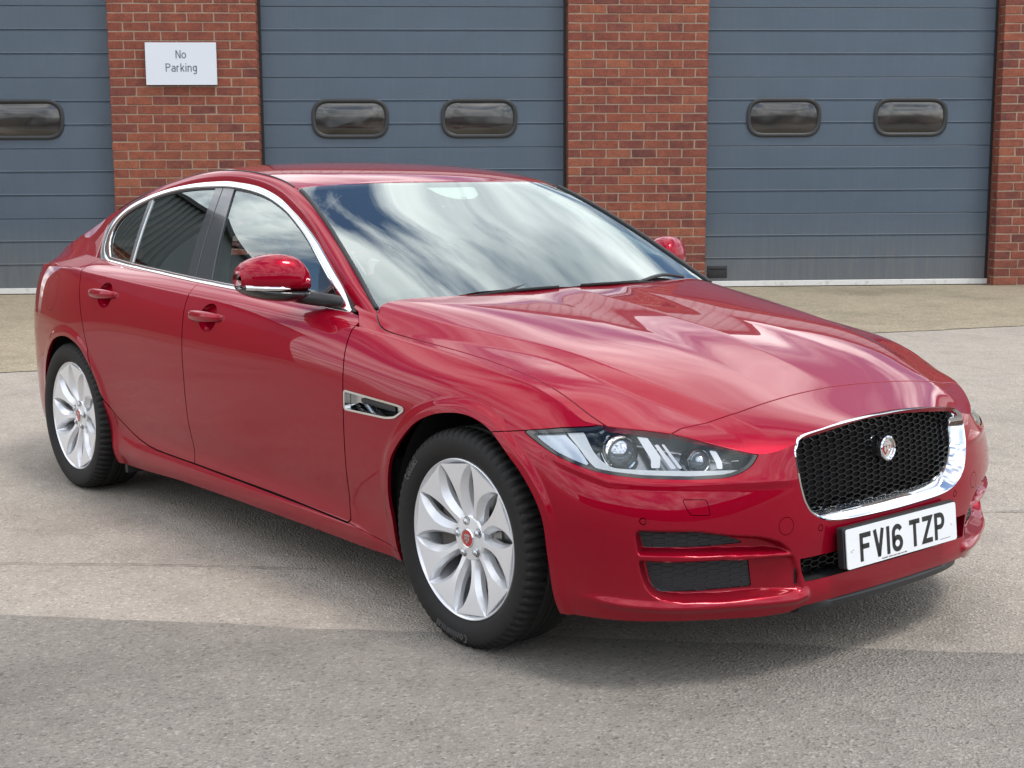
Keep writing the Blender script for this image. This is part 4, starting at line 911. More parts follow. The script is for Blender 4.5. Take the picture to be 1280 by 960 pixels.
for _pt, _ok in list(zip(_q, _in))+[(None, False)]:
    if _ok: _run.append((_pt[0], _pt[1], float(topz(_pt[0], _pt[1]))-.0055))
    else:
        if len(_run) > 3: tube('bonnet_gap_shade', _run, .0038, SEAL, car, 6)  # black tube laid under the shut line, standing in for the gap's shade
        _run = []
bonnet = patch_obj('bonnet', LIP(BONNET, .02, .002), PAINT, car)
bumper = patch_obj('front_bumper', merge([LIP(BUMPER, .03, .002), mirror(LIP(BUMPER, .03, .002)), LIP(NOSE, .015, .0015)]), PAINT, car)
sides('sill', LIP(SL, .05, .003), PAINT, car); quart, quart2 = sides('rear_quarter', LIP(QUART), PAINT, car); QSH = blendn(QSH, np.clip((-2.72-QSH['V'][:, 0])/.15, 0, 1)*np.clip(1-(1.06-QSH['V'][:, 2])/.075, 0, 1)); sides('quarter_shoulder', QSH, PAINT, quart, quart2)
patch_obj('fuel_flap', LIP(FLAP, .006, .001), PAINT, quart); sides('tail_lamp', LIP(TLm, .01), REDLENS, car)
sides('headlamp_washer_cover', LIP(WSH, .006, .001), PAINT, bumper); sides('towing_eye_cover', LIP(BUMPER_T, .006, .001), PAINT, bumper)
for a in _sn: sides('parking_sensor', LIP(a, .006, .0008), PAINT, bumper)
# ---- intake inserts with a hexagonal relief
def dist_hex(U, Z, pu, pz):
    """distance-like value to walls of a stretched honeycomb"""
    a = np.stack([U/pu, Z/(pz*2)], -1); r = a-np.round(a); b = a-.5; s = b-np.round(b)
    sc = np.array([pu, pz*2]); r = r*sc; s = s*sc; d1 = np.hypot(r[..., 0], r[..., 1]*1.55); d2 = np.hypot(s[..., 0], s[..., 1]*1.55); return np.abs(d1-d2)
def intake(p, m, name, parent, pu, pz, depth=.005):
    q = dict(p); d = dist_hex(p['A'][:, 0], p['A'][:, 1], pu, pz); rel = depth*sstep(d, .0015, .006)
    q['V'] = p['V']-p['N']*(rel+.003)[:, None]
    F = q['F']; g = np.cross(q['V'][F[:, 1]]-q['V'][F[:, 0]], q['V'][F[:, 2]]-q['V'][F[:, 0]]); s = np.sign((g*p['N'][F].mean(1)).sum(1)); g *= s[:, None]
    n = np.zeros_like(q['V'])
    for k in range(3): np.add.at(n, F[:, k], g)
    q['N'] = n/(np.linalg.norm(n, axis=1)[:, None]+1e-12)
    return sides(name, q, m, parent)
def insert(p, name, poly):
    q = dict(p); q['V'] = p['V']-p['N']*.004; sides(name, q, INTAKE, bumper)
    segs = honey(poly, .0225, .0150); V = []; F = []
    for u0, z0, u1, z1 in segs:
        L = math.hypot(u1-u0, z1-z0)
        if L < 1e-5: continue
        nu, nz = -(z1-z0)/L*.0016, (u1-u0)/L*.0016; b = len(V)
        i0 = np.argmin((p['A'][:, 0]-u0)**2+(p['A'][:, 1]-z0)**2); i1 = np.argmin((p['A'][:, 0]-u1)**2+(p['A'][:, 1]-z1)**2)
        # positions on the recessed panel: shift sampled vertices by the in-plane remainder
        for i, (u, z) in ((i0, (u0, z0)), (i1, (u1, z1))):
            base = belt(p['A'][i, 0], p['A'][i, 1]); tgt = belt(u, z); c = p['V'][i]+(tgt-base); du = (belt(u+.001, z)-tgt)/.001; nrm = p['N'][i]
            for s in (-1, 1):
                o_ = du*nu*s+np.array([0, 0, nz*s]); V += [c+o_*.6-nrm*.0018, c+o_*1.5-nrm*.0045]
        F += [(b, b+2, b+6, b+4), (b+1, b, b+4, b+5), (b+2, b+3, b+7, b+6)]
    a = raw_mesh(name+'_ribs', V, F, INTAKE2, bumper); mobj(name+'_ribs', a, bumper)
# centre intake: dark box set back plus honeycomb bars
def bars(name, segs, w, d, m, parent, xf):
    """segs: (y0,z0,y1,z1) bars standing on the surface x = xf(y,z)"""
    V = []; F = []
    for y0, z0, y1, z1 in segs:
        L = math.hypot(y1-y0, z1-z0)
        if L < 1e-6: continue
        ny, nz = -(z1-z0)/L*w/2, (y1-y0)/L*w/2; b = len(V)
        for (y, z) in ((y0, z0), (y1, z1)):
            x = xf(y, z)
            for s in (-1, 1):
                V += [(x, y+ny*s*.55, z+nz*s*.55), (x-d, y+ny*s, z+nz*s)]
        F += [(b, b+2, b+6, b+4), (b+1, b, b+4, b+5), (b+2, b+3, b+7, b+6)]
    o = raw_mesh(name, V, F, m, parent); return o
def clipseg(seg, poly):
    y = np.linspace(seg[0], seg[2], 7); z = np.linspace(seg[1], seg[3], 7); i = sdist(y, z, poly) < .001
    if i.all(): return seg
    if not i.any(): return None
    k = np.where(i)[0]; return (y[k[0]], z[k[0]], y[k[-1]], z[k[-1]])
def honey(poly, R, H):
    """edges of a stretched flat-top honeycomb clipped to a polygon"""
    out = []; y0, z0 = poly[:, 0].min()-R, poly[:, 1].min()-H
    for i in range(int((poly[:, 0].max()-y0)/(1.5*R))+2):
        for j in range(int((poly[:, 1].max()-z0)/H)+2):
            y = y0+i*1.5*R; z = z0+j*H+(i % 2)*H/2
            v = [(y+R, z), (y+R/2, z+H/2), (y-R/2, z+H/2), (y-R, z)]
            for p, q in zip(v[:-1], v[1:]):
                c = clipseg((*p, *q), poly)
                if c: out.append(c)
    return out
def front_x(y, z): return float(np.interp(z, ZL, np.interp(0, [0], [0])+COLS[0, :, 0]) - (np.interp(z, ZL, COLS[0, :, 0])-np.interp(z, ZL, COLS[2, :, 0]))*min(abs(y)/.42, 1.3)**2)

insert(UPI, 'upper_intake_grille', UPIN); insert(LOI, 'lower_intake_grille', LOIN)
LP_OUT = [(-.316, .686), (-.433, .697), (-.481, .666), (-.515, .626), (-.499, .617), (-.46, .63), (-.399, .649), (-.345, .670)]
LP_DRL = smooth_closed([(-.441, .705), (-.496, .707), (-.532, .657), (-.556, .634), (-.586, .620), (-.638, .617), (-.765, .614), (-.936, .610), (-.940, .603), (-.926, .598), (-.763, .600), (-.637, .601), (-.564, .608), (-.528, .622), (-.487, .663)], 4)
LP_BL = [[(-.655, .703), (-.682, .703), (-.718, .652), (-.713, .625), (-.689, .625), (-.691, .646)], [(-.571, .701), (-.587, .701), (-.562, .653), (-.583, .629), (-.565, .628), (-.553, .656)],
         [(-.704, .680), (-.714, .682), (-.760, .623), (-.744, .622)], [(-.724, .682), (-.732, .682), (-.776, .623), (-.766, .622)], [(-.862, .665), (-.882, .662), (-.892, .636), (-.889, .618), (-.874, .618), (-.873, .635)]]
LP_LINE = [(-.893, .640), (-.943, .637), (-.942, .634), (-.892, .636)]
PROJ = [(-.612, .660, .047), (-.825, .640, .034)]
def front_x(y, z):
    a = np.interp(z, ZL, COLS[0, :, 0]); b = np.interp(z, ZL, COLS[2, :, 0]); return float(a-(a-b)*min(abs(y)/.42, 1.3)**2)
# ---------------------------------------------------------------- grille
grille = empty('grille', parent=car)
def ring_x(y, z):
    x = front_x(y, z)
    if z > .652:
        xs = np.linspace(.74, .86, 61); zz = topz(xs, np.full(61, y)); i = np.where(zz < z)[0]
        if len(i): x = x+(max(x, float(xs[i[0]]))-x)*float(sstep(z, .640, .700))
    return x
def gring(scale_in, dx, dzb=0):
    """inner outlines of the surround, moved in and back"""
    pts = []
    for y, z in _g:
        t = np.clip((.56-z)/.13, 0, 1); tp = np.clip((z-.60)/.09, 0, 1)
        sy = 1-scale_in*(.074*(1-.15*tp)); zz = z+scale_in*(.038*t-.010*tp); pts.append((y*sy, zz))
    return np.array(pts)
_gfull = np.vstack([_g, (_g*[-1, 1])[::-1][1:-1]])
def ringpts(g, dx):
    full = np.vstack([g, (g*[-1, 1])[::-1][1:-1]]); return np.array([(ring_x(y0, z0)+dx, y, z) for (y, z), (y0, z0) in zip(full, _gfull)])
_rg = [ringpts(_g+np.array([0, 0.0]), -.012), ringpts(_g, .004), ringpts(gring(.09, 0), .007), ringpts(gring(.20, 0), .004), ringpts(gring(.55, 0), -.018), ringpts(gring(1.0, 0), -.046), ringpts(gring(1.03, 0), -.060)]
V = np.vstack(_rg); n = len(_rg[0]); F = [(r*n+i, r*n+(i+1) % n, (r+1)*n+(i+1) % n, (r+1)*n+i) for r in range(len(_rg)-1) for i in range(n)]
o = raw_mesh('chrome_surround', V, F, CHROME, grille, True); auto_smooth(o, 38)
gi = gring(1.0, 0); GIN = np.vstack([gi, (gi*[-1, 1])[::-1][1:-1]])
bars('grille_mesh', honey(GIN, .0205, .0162), .0024, .010, GLOSSB, grille, lambda y, z: front_x(y, z)-.040)
xb = front_x(0, .57)-.085; raw_mesh('grille_backing', [(xb, y*1.02, z) for y, z in GIN], [tuple(range(len(GIN)))], MATTEB, grille)
# badge
def disc(name, c, nrm, r, prof, m, parent, k=40):
    """turned part: prof = [(radius fraction, height)] about axis nrm"""
    nrm = Vector(nrm).normalized(); a = nrm.orthogonal().normalized(); b = nrm.cross(a); V = []; F = []
    for rf, h in prof:
        for j in range(k):
            t = 2*math.pi*j/k; V.append(Vector(c)+a*math.cos(t)*r*rf+b*math.sin(t)*r*rf+nrm*h)
    for i in range(len(prof)-1):
        F += [(i*k+j, i*k+(j+1) % k, (i+1)*k+(j+1) % k, (i+1)*k+j) for j in range(k)]
    if prof[-1][0] > 0: F.append(tuple(range((len(prof)-1)*k, len(prof)*k)))
    o = raw_mesh(name, V, F, m, parent); return auto_smooth(o, 40)
bc = Vector((front_x(0, .60)-.030, .008, .603)); bn = Vector((1, 0, .10)).normalized()
badge = disc('badge', bc, bn, .0365, [(1, -.002), (1, .010), (.97, .014), (.86, .0165), (.76, .014), (.735, .009)], CHROME, grille)
disc('badge_disc', bc+bn*.0085, bn, .0268, [(1, 0), (.6, .0008), (.0, .001)], BADGER, badge)
def face_shapes(s):
    """a stylised roaring cat's head seen from the front"""
    brow = [(-.62, .30), (-.50, .52), (-.22, .62), (0, .56), (.22, .62), (.50, .52), (.62, .30), (.40, .22), (.16, .30), (0, .18), (-.16, .30), (-.40, .22)]
    nose = [(-.13, .22), (.13, .22), (.20, -.08), (.10, -.16), (-.10, -.16), (-.20, -.08)]
    ckl = [(-.52, .14), (-.26, .16), (-.24, -.12), (-.34, -.40), (-.50, -.22)]; ckr = [(-x, y) for x, y in ckl][::-1]
    jaw = [(-.24, -.34), (-.12, -.28), (.12, -.28), (.24, -.34), (.20, -.62), (0, -.70), (-.20, -.62)]
    return [[(x*s, y*s) for x, y in p] for p in (brow, nose, ckl, ckr, jaw)]
ba, bb = Vector((0, 1, 0)), bn.cross(Vector((0, 1, 0))).normalized()*-1
if bb.z < 0: bb = -bb
plate2d('badge_cat_face', face_shapes(.031), lambda x, y, h: bc+bn*(.0088+h)+ba*x+bb*y, .004, CHROME, badge)
# ---------------------------------------------------------------- centre intake, splitter
def strip_y(name, ys, prof, m, parent, smooth=True):
    """sweep a section prof(y) -> [(x,z)...] across the car"""
    R = [prof(y) for y in ys]; k = len(R[0]); V = [(x, y, z) for y, r in zip(ys, R) for x, z in r]
    F = [(i*k+j, i*k+j+1, (i+1)*k+j+1, (i+1)*k+j) for i in range(len(ys)-1) for j in range(k-1)]
    F += [tuple(range(k)), tuple(range((len(ys)-1)*k, len(ys)*k))[::-1]]
    o = raw_mesh(name, V, F, m, parent); return auto_smooth(o, 40) if smooth else o
CI = np.array([(-.395, .283), (.395, .283), (.385, .355), (-.385, .355)])
strip_y('intake_duct', np.linspace(-.40, .40, 21), lambda y: [(front_x(y, .35)-.004, .358), (front_x(y, .35)-.075, .352), (front_x(y, .3)-.075, .286), (front_x(y, .29)-.002, .2835)], MATTEB, bumper)
bars('lower_grille_mesh', honey(CI, .0205, .0162), .0024, .010, GLOSSB, bumper, lambda y, z: front_x(y, z)-.034)
for sg in (-1, 1):
    P = [(front_x(.39, .35)-.001, sg*.392, .354), (front_x(.39, .35)-.075, sg*.372, .350), (front_x(.39, .3)-.075, sg*.380, .287), (front_x(.39, .29)-.001, sg*.400, .285)]
    raw_mesh('intake_cheek', P, [(0, 1, 2, 3)], PAINT, bumper)
splitter = strip_y('splitter', np.linspace(-.372, .372, 33), lambda y: [(front_x(y, .24)-.06, .224), (front_x(y, .24)-.004, .2225), (front_x(y, .24)+.006-.02*(abs(y)/.372)**6, .213), (front_x(y, .24)+.004-.02*(abs(y)/.372)**6, .197), (front_x(y, .24)-.012-.02*(abs(y)/.372)**6, .190), (front_x(y, .24)-.12, .188)], PLAST, bumper)
# number plate
def uk(ch):
    w = 14; h = 7
    if ch == 'F': return 50, stroke([(h, 0), (h, 72), (50, 72)], w)+stroke([(h, 41), (42, 41)], w)
    if ch == 'V': return 50, stroke([(7, 79), (25, 4)], w)+stroke([(43, 79), (25, 4)], w)+[[(18, 0), (32, 0), (30, 12), (20, 12)]]
    if ch == '1': return 14, stroke([(7, 0), (7, 79)], w)
    if ch == '6': return 50, stroke(arc(25, 24, 18, 17, 0, 360, 26)[:-1], w, True)+stroke([(7, 24), (7, 54)]+arc(25, 54, 18, 18, 180, 22, 10), w)
    if ch == 'T': return 50, stroke([(0, 72), (50, 72)], w)+stroke([(25, 0), (25, 72)], w)
    if ch == 'Z': return 50, stroke([(2, 72), (43, 72), (7, 7), (50, 7)], w)
    if ch == 'P': return 50, stroke([(h, 0), (h, 72), (28, 72)]+arc(28, 54.5, 15, 17.5, 90, -90, 10)+[(h, 37)], w)
pc = Vector((.884, 0, .3635)); pn = Vector((1, 0, .105)).normalized(); py = Vector((0, 1, 0)); pz = pn.cross(py)
if pz.z < 0: pz = -pz
def pl3(x, y, h): return pc+py*x+pz*y+pn*h
plate = plate2d('number_plate', [round_poly([(-.26, -.0555), (.26, -.0555), (.26, .0555), (-.26, .0555)], .009, 5)], pl3, .003, WHITEPL, car)
plate2d('plate_holder', [round_poly([(-.268, -.052), (.262, -.052), (.262, .061), (-.268, .061)], .006, 4)], lambda x, y, h: pl3(x, y, h-.022), .0195, PLAST, plate)
x = -.26+.058
for ch in 'FV16 TZP':
    if ch == ' ': x += .022; continue
    w_, polys = uk(ch); sc = .001
    plate2d('plate_character', [[(x+a*sc, -.0425+b*sc) for a, b in q] for q in polys], lambda a, b, h: pl3(a, b, .0031+h), .0006, INK, plate)
    x += (w_+11)*sc
    if ch == '1': x += 0
for c, m_ in (((-.237, -.004), 1), ((.237, -.004), 1)): disc('plate_screw', pl3(c[0], c[1], .003), pn, .006, [(1, 0), (.9, .0016), (0, .002)], WHITEPL, plate, 16)
disc('screw_head', pl3(-.235, -.003, .005), pn, .0022, [(1, 0), (0, .0005)], mat('brass', (.35, .25, .08), .35, 1), plate, 10)
tx_ = []
xx = -.105
for wd in (9, 6, 5, 5, 4, 4):
    for k in range(wd):
        hh = random.choice((.0028, .0034, .0040)); tx_.append([(xx, -.0512), (xx+.0016, -.0512), (xx+.0016, -.0512+hh), (xx, -.0512+hh)]); xx += .0031
    xx += .003
xx = .175
for k in range(20): tx_.append([(xx, -.044), (xx+.0014, -.044), (xx+.0014, -.0424), (xx, -.0424)]); xx += .0026
plate2d('plate_small_print', tx_, lambda a, b, h: pl3(a, b, .0031+h), .0004, INK, plate)
# ---------------------------------------------------------------- headlamps
def lamp_layer(poly, off, m, name, parent, far, lip=None, th=None):
    p = inside(LAMPZONE, sdist(LAMPZONE['A'][:, 0], LAMPZONE['A'][:, 1], poly)); p = dict(p); p['V'] = p['V']-p['N']*off
    if lip: p = lipped(p, lip, .001)
    return sides(name, p, m, parent, far)
hl = empty('headlamp', parent=car); hl2 = empty('headlamp', parent=car)
HLi = HL
ins = inside(LAMPZONE, suz(HL)(LAMPZONE)+.0085); ring = outside(LAMPZONE, suz(HL)(LAMPZONE)+.0085)
ln = dict(ins); ln['V'] = ins['V']-ins['N']*.002; sides('lens', ln, GL_LENS, hl, hl2)
rg = dict(ring); rg['V'] = ring['V']-ring['N']*.003; sides('lamp_seal', LIP(rg, .02, .001), GLOSSB, hl, hl2)
bk = dict(ins); 
_d = -suz(HL)(bk); bk['V'] = ins['V']-ins['N']*(.020+.055*sstep(_d, .008, .035))[:, None]
g_ = suz(HL)(ins); bkF = bk['F']; gg = np.cross(bk['V'][bkF[:, 1]]-bk['V'][bkF[:, 0]], bk['V'][bkF[:, 2]]-bk['V'][bkF[:, 0]]); gg *= np.sign((gg*ins['N'][bkF].mean(1)).sum(1))[:, None]
nn_ = np.zeros_like(bk['V']); [np.add.at(nn_, bkF[:, k], gg) for k in range(3)]; bk['N'] = nn_/(np.linalg.norm(nn_, axis=1)[:, None]+1e-12)
sides('lamp_housing', bk, LAMPIN, hl, hl2)
def layer(poly, off, m, name, lip=.006, smooth=True):
    p = inside(ins, sdist(ins['A'][:, 0], ins['A'][:, 1], poly))
    if len(p['F']) == 0: return
    p = dict(p); p['V'] = p['V']-p['N']*off; return sides(name, lipped(p, lip, .001), m, hl, hl2)
layer(LP_OUT, .014, LAMPGR, 'side_reflector'); layer(LP_DRL, .012, DRL, 'daytime_light', .010)
for q in LP_BL: layer(q, .022, SATIN, 'reflector_blade', .004)
layer(LP_LINE, .020, DRL, 'light_line', .003)
def projector(u, z, r, parent):
    P = belt(u, z); Pe = belt(u+.01, z); Pz = belt(u, z+.01); N_ = np.cross(Pe-P, Pz-P); N_ /= np.linalg.norm(N_)
    if N_[0] < 0: N_ = -N_
    ax = Vector((.93, -.30, .04)).normalized(); c = Vector(P)-Vector(N_)*(.026)
    pr = disc('projector_bezel', c, ax, r, [(1.0, -.04), (1.02, 0), (.97, .004), (.88, .003), (.84, -.008)], CHROME, parent, 36)
    disc('projector_lens', c, ax, r*.84, [(1, -.008), (.93, .004), (.75, .014), (.5, .021), (.25, .025), (0, .026)], GL_BALL, parent, 36).data.shade_smooth()
for u, z, r in PROJ: projector(u, z, r, hl)
for o in [c for c in hl.children if c.name.startswith('projector')]: mobj(o.name.split('.')[0], o, hl2)
# ---------------------------------------------------------------- wing vent
vb = dict(VN); vb['V'] = VN['V']-VN['N']*.022; vb['N'] = VN['N']
sides('vent_back', vb, SATIN, wing, wing2)
_dv = sdist(VN['A'][:, 2], VN['A'][:, 1], VENT)
vr = outside(VN, _dv+.0065); vr = dict(vr); vr['V'] = vr['V']+vr['N']*.003; sides('vent_surround', lipped(vr, .024, .0015), CHROME, wing, wing2)
MV = [(-.528, .685), (-.34, .681), (-.335, .664), (-.40, .665), (-.53, .671)]
vm = inside(VN, sdist(VN['A'][:, 2], VN['A'][:, 1], MV)); vm = dict(vm); vm['V'] = vm['V']-vm['N']*.016; sides('vent_mesh', lipped(vm, .004, .001), INTAKE, wing, wing2)
fl_ = inside(VN, sdist(VN['A'][:, 2], VN['A'][:, 1], [(-.585, .650), (-.53, .670), (-.345, .664), (-.29, .668), (-.30, .655), (-.36, .645), (-.59, .642)])); fl_ = dict(fl_); fl_['V'] = fl_['V']-fl_['N']*.010
fl_['N'] = fl_['N']*[1, 1, 1]+np.array([0, 0, 1.1]); sides('vent_floor', fl_, CHROME, wing, wing2)
# ---------------------------------------------------------------- greenhouse
gxs = np.arange(-3.0, -.56, .012); gzs = np.arange(.90, 1.40, .009); GXX, GZZ = np.meshgrid(gxs, gzs, indexing='ij')
GPt = glass_points(GXX, GZZ); GNn = surf_normals(GPt); GNn *= -np.sign(GNn[..., 1:2])
SIDE = grid_patch(GPt, GNn, np.stack([GXX, GZZ, GXX], -1))
def sG(poly): return lambda p: sdist(p['A'][:, 0], p['A'][:, 1], poly)
_top = smooth_open(CTOP[:-1], 5); _botx = np.linspace(-2.765, -.712, 60)
OUTER = np.vstack([_top, np.c_[_botx, _cbz(_botx)]])
INT = smooth_open([(-2.668, 1.036), (-2.728, 1.090), (-2.738, 1.160), (-2.668, 1.221), (-2.485, 1.281), (-2.245, 1.322), (-1.952, 1.337), (-1.744, 1.333), (-1.54, 1.308), (-1.362, 1.263), (-1.242, 1.218), (-1.103, 1.154), (-.914, 1.046), (-.765, .952)], 5)
_bx = np.linspace(-2.66, -.78, 50)[::-1]; INNER = np.vstack([INT, np.c_[_bx, _cbz(_bx)+.0125+.003*sstep(-_bx, 2.2, 2.7)]])
zone = inside(SIDE, sG(OUTER)(SIDE)); opening, trim = split(zone, sG(INNER)(zone))
tr = dict(trim); tr['V'] = tr['V']+tr['N']*.004
_di, _do = np.abs(sG(INNER)(tr)), np.abs(sG(OUTER)(tr)); tr['N'] = tr['N']+np.array([0, 0, 1.0])[None]*(1.15*(_di/(_di+_do+1e-9))-.25)[:, None]; tr['N'] /= np.linalg.norm(tr['N'], axis=1)[:, None]
trF, trR = split(tr, -(tr['A'][:, 0]+1.800+.25*(tr['A'][:, 1]-.99)*-1)); trF, trR = (trR, trF) if trR['A'][:, 0].mean() > trF['A'][:, 0].mean() else (trF, trR)
sides('window_trim', lipped(trF, .010, .0018), CHROME, fdoor, fdoor2); sides('window_trim', lipped(trR, .010, .0018), CHROME, rdoor, rdoor2)
# black band between chrome and painted frame
seal = inside(outside(SIDE, sG(OUTER)(SIDE)), sG(OUTER)(outside(SIDE, sG(OUTER)(SIDE)))-.012); seal = inside(seal, -(seal['A'][:, 1]-_cbz(seal['A'][:, 0])-.004)); seal['V'] = seal['V']-seal['N']*.002
sides('window_seal', lipped(seal, .01, .001), SEAL, fdoor, fdoor2)
seal2 = inside(opening, -sG(INNER)(opening)-.006); seal2 = dict(seal2); seal2['V'] = seal2['V']-seal2['N']*.001; sides('glass_run', lipped(seal2, .008, .001), SEAL, fdoor, fdoor2)
op = inside(opening, sG(INNER)(opening)+.005)
BPR = [(-1.948, 1.42), (-1.866, .95), (-1.796, .95), (-1.896, 1.42)]; BPF = [(-1.888, 1.42), (-1.788, .95), (-1.662, .95), (-1.812, 1.42)]; QD = [(-2.512, 1.42), (-2.432, .95), (-2.403, .95), (-2.476, 1.42)]
SAIL = [(-1.045, 1.20), (-.912, .94), (-.5, .94), (-.5, 1.2)]
bpr, op = split(op, sG(BPR)(op)); bpf, op = split(op, sG(BPF)(op)); qd, op = split(op, sG(QD)(op)); sail, op = split(op, sG(SAIL)(op))
for q, par, nm in ((bpr, (rdoor, rdoor2), 'door_pillar'), (bpf, (fdoor, fdoor2), 'door_pillar')):
    q = dict(q); q['V'] = q['V']+q['N']*.001; sides(nm, lipped(q, .012, .0015), GLOSSB2, *par)
q = dict(qd); sides('quarter_light_bar', lipped(q, .01, .0015), SATIN, rdoor, rdoor2); sides('mirror_sail', lipped(sail, .012, .0015), GLOSSB, fdoor, fdoor2)
gF, gR = split(op, -(op['A'][:, 0]+1.84)); gF, gR = (gF, gR) if gF['A'][:, 0].mean() > gR['A'][:, 0].mean() else (gR, gF)
for g_, m_, par in ((gF, GL_FRONT, (fdoor, fdoor2)), (gR, GL_REAR, (rdoor, rdoor2))):
    g_ = dict(g_); g_['V'] = g_['V']-g_['N']*.005; sides('side_window', g_, m_, *par)
# small painted corner between the chrome and the rear pillar
qf = inside(SIDE, sG([(-2.79, 1.0), (-3.0, 1.0), (-2.99, 1.036), (-2.86, 1.13), (-2.80, 1.20), (-2.79, 1.18)])(SIDE)); qf = outside(qf, sG(OUTER)(qf)-.0045); qf = dict(qf); qf['V'] = qf['V']+qf['N']*.003; sides('quarter_corner', blendn(qf, np.clip((-2.80-qf['V'][:, 0])/.05, 0, 1)), PAINT, quart, quart2)
# painted frame strip
ss = np.linspace(0, _ls[-2], 240); ts = np.linspace(0, 1, 13); SS, TT = np.meshgrid(ss, ts, indexing='ij'); RP = rail_points(SS, TT); RN = surf_normals(RP)
RN *= np.sign(-RN[..., 1:2]+.3*RN[..., 2:3]); RAIL = grid_patch(RP, RN, np.stack([SS, TT, RP[..., 0]], -1))
RAILc = outside(RAIL, np.where(RAIL['A'][:, 0] < 99, 1, 1)*sdist(RAIL['V'][:, 0], RAIL['V'][:, 2], OUTER)-.0065) if False else RAIL
sides('body_side_frame', blendn(lipped(RAILc, .012, .0012, lambda V: V[:, 0] < -2.86), np.clip((_rt(RAILc)), 0, 1)) if False else lipped(blendn(RAILc, np.clip((RAILc['A'][:, 0]-_ls[13]-.1)/.25, 0, 1)*np.clip(1-RAILc['A'][:, 1]/.5, 0, 1)), .012, .0012, lambda V: V[:, 0] < -2.86), PAINT, car)
# roof, rear deck
def field(fn, x0, x1, y1, dx, dy, poly):
    gx_ = np.arange(x0, x1+dx/2, dx); n_ = int(2*y1/dy); gy_ = np.linspace(-y1, y1, n_+1); X, Y = np.meshgrid(gx_, gy_, indexing='ij'); e = 2e-3
    P = np.stack([X, Y, fn(X, Y)], -1); a = (fn(X+e, Y)-fn(X-e, Y))/(2*e); b = (fn(X, Y+e)-fn(X, Y-e))/(2*e); N = np.stack([-a, -b, np.ones_like(a)], -1); N /= np.linalg.norm(N, axis=-1)[..., None]
    g = grid_patch(P, N, np.stack([X, Y, X], -1)); return inside(g, sdist(X.ravel(), Y.ravel(), poly))
_L = _lr(np.linspace(0, _ls[-1], 160))
hy = np.linspace(0, .626, 12); hdr = [(float(_hd(a)), -a) for a in hy][::-1]
def rlpoly(x0, hd, shift=0):
    side_ = [(q[0], -(q[1]-shift)) for q in _L if q[0] < x0]
    h = side_+[(-3.765, 0)]; return h
_rr = [(q[0], -q[1]+.003) for q in _L if q[0] < -1.35]
RPOLY = _rr+[(a, -b) for a, b in _rr[::-1] if b < -.001]+[(a, -b) for a, b in hdr]+[(a, b) for a, b in hdr[::-1]][1:]
RPOLY = np.array(RPOLY); ROOFALL = field(_roof, -3.77, -1.25, .70, .014, .014, RPOLY)
_A = ROOFALL['A']; RW = [(-2.80, -.52), (-3.28, -.60), (-3.36, 0), (-3.28, .60), (-2.80, .52), (-2.74, 0)]; RW = round_poly(RW, .05, 5)
rwin, ROOFP = cut(ROOFALL, sdist(_A[:, 0], _A[:, 1], RW), .002); roofF, roofR = split(ROOFP, -(ROOFP['A'][:, 0]+2.77)); 
if roofF['A'][:, 0].mean() < roofR['A'][:, 0].mean(): roofF, roofR = roofR, roofF
patch_obj('roof_panel', LIP(roofF, .012, .002), PAINT, car); patch_obj('boot_lid', LIP(roofR), PAINT, car); patch_obj('rear_screen', rwin, GL_REAR, car)
# roof ditch strips
for sg in (-1, 1):
    pts = [(q[0], sg*(q[1]+.001), q[2]-.001) for q in _L if -2.9 < q[0] < -1.36]; tube('roof_ditch_strip', pts, .0035, SEAL, car, 6)
# windscreen: black border band, glass
_w = [(q[0], -q[1]+.002) for q in _L if q[0] > -1.345]
hdr2 = [(a+.004, b) for a, b in hdr]
WP = _w+[(a, b) for a, b in hdr2]; WP = WP+[(a, -b) for a, b in WP[::-1] if b < -.001]+[(-.56, .40), (-.53, 0), (-.56, -.40)]
WP = np.array(WP); SCR = field(_screen, -1.36, -.50, .82, .014, .014, WP)
_sd = sdist(SCR['A'][:, 0], SCR['A'][:, 1], WP)
def band_w(p):
    x, y = p['A'][:, 0], p['A'][:, 1]; s = sdist(x, y, WP); base = (x+.745+.05*(1-(np.abs(y)/.75)**2)); return np.maximum(s+.030, base)
clear, frit = split(SCR, band_w(SCR))
# sensor patch behind the mirror
sens = round_poly([(-1.24, -.12), (-1.24, .12), (-1.17, .09), (-1.14, .04), (-1.14, -.04), (-1.17, -.09)], .02, 3)
patch_obj('windscreen', SCR, GL_SCREEN, car)
fr_ = dict(frit); fr_['V'] = fr_['V']-fr_['N']*.004; ws_f = patch_obj('screen_border', fr_, FRIT, car)
sb = inside(clear, sdist(clear['A'][:, 0], clear['A'][:, 1], sens)); sb = dict(sb); sb['V'] = sb['V']-sb['N']*.006; patch_obj('sensor_cover', sb, LINING, car)
for sg in (-1, 1):
    pts = [(q[0]+.004, sg*(q[1]-.004), float(_screen(q[0]+.004, sg*(q[1]-.004)))+.002) for q in _L if -1.34 < q[0] < -.585]; tube('screen_edge_trim', pts, .0085, SEAL, car, 6)
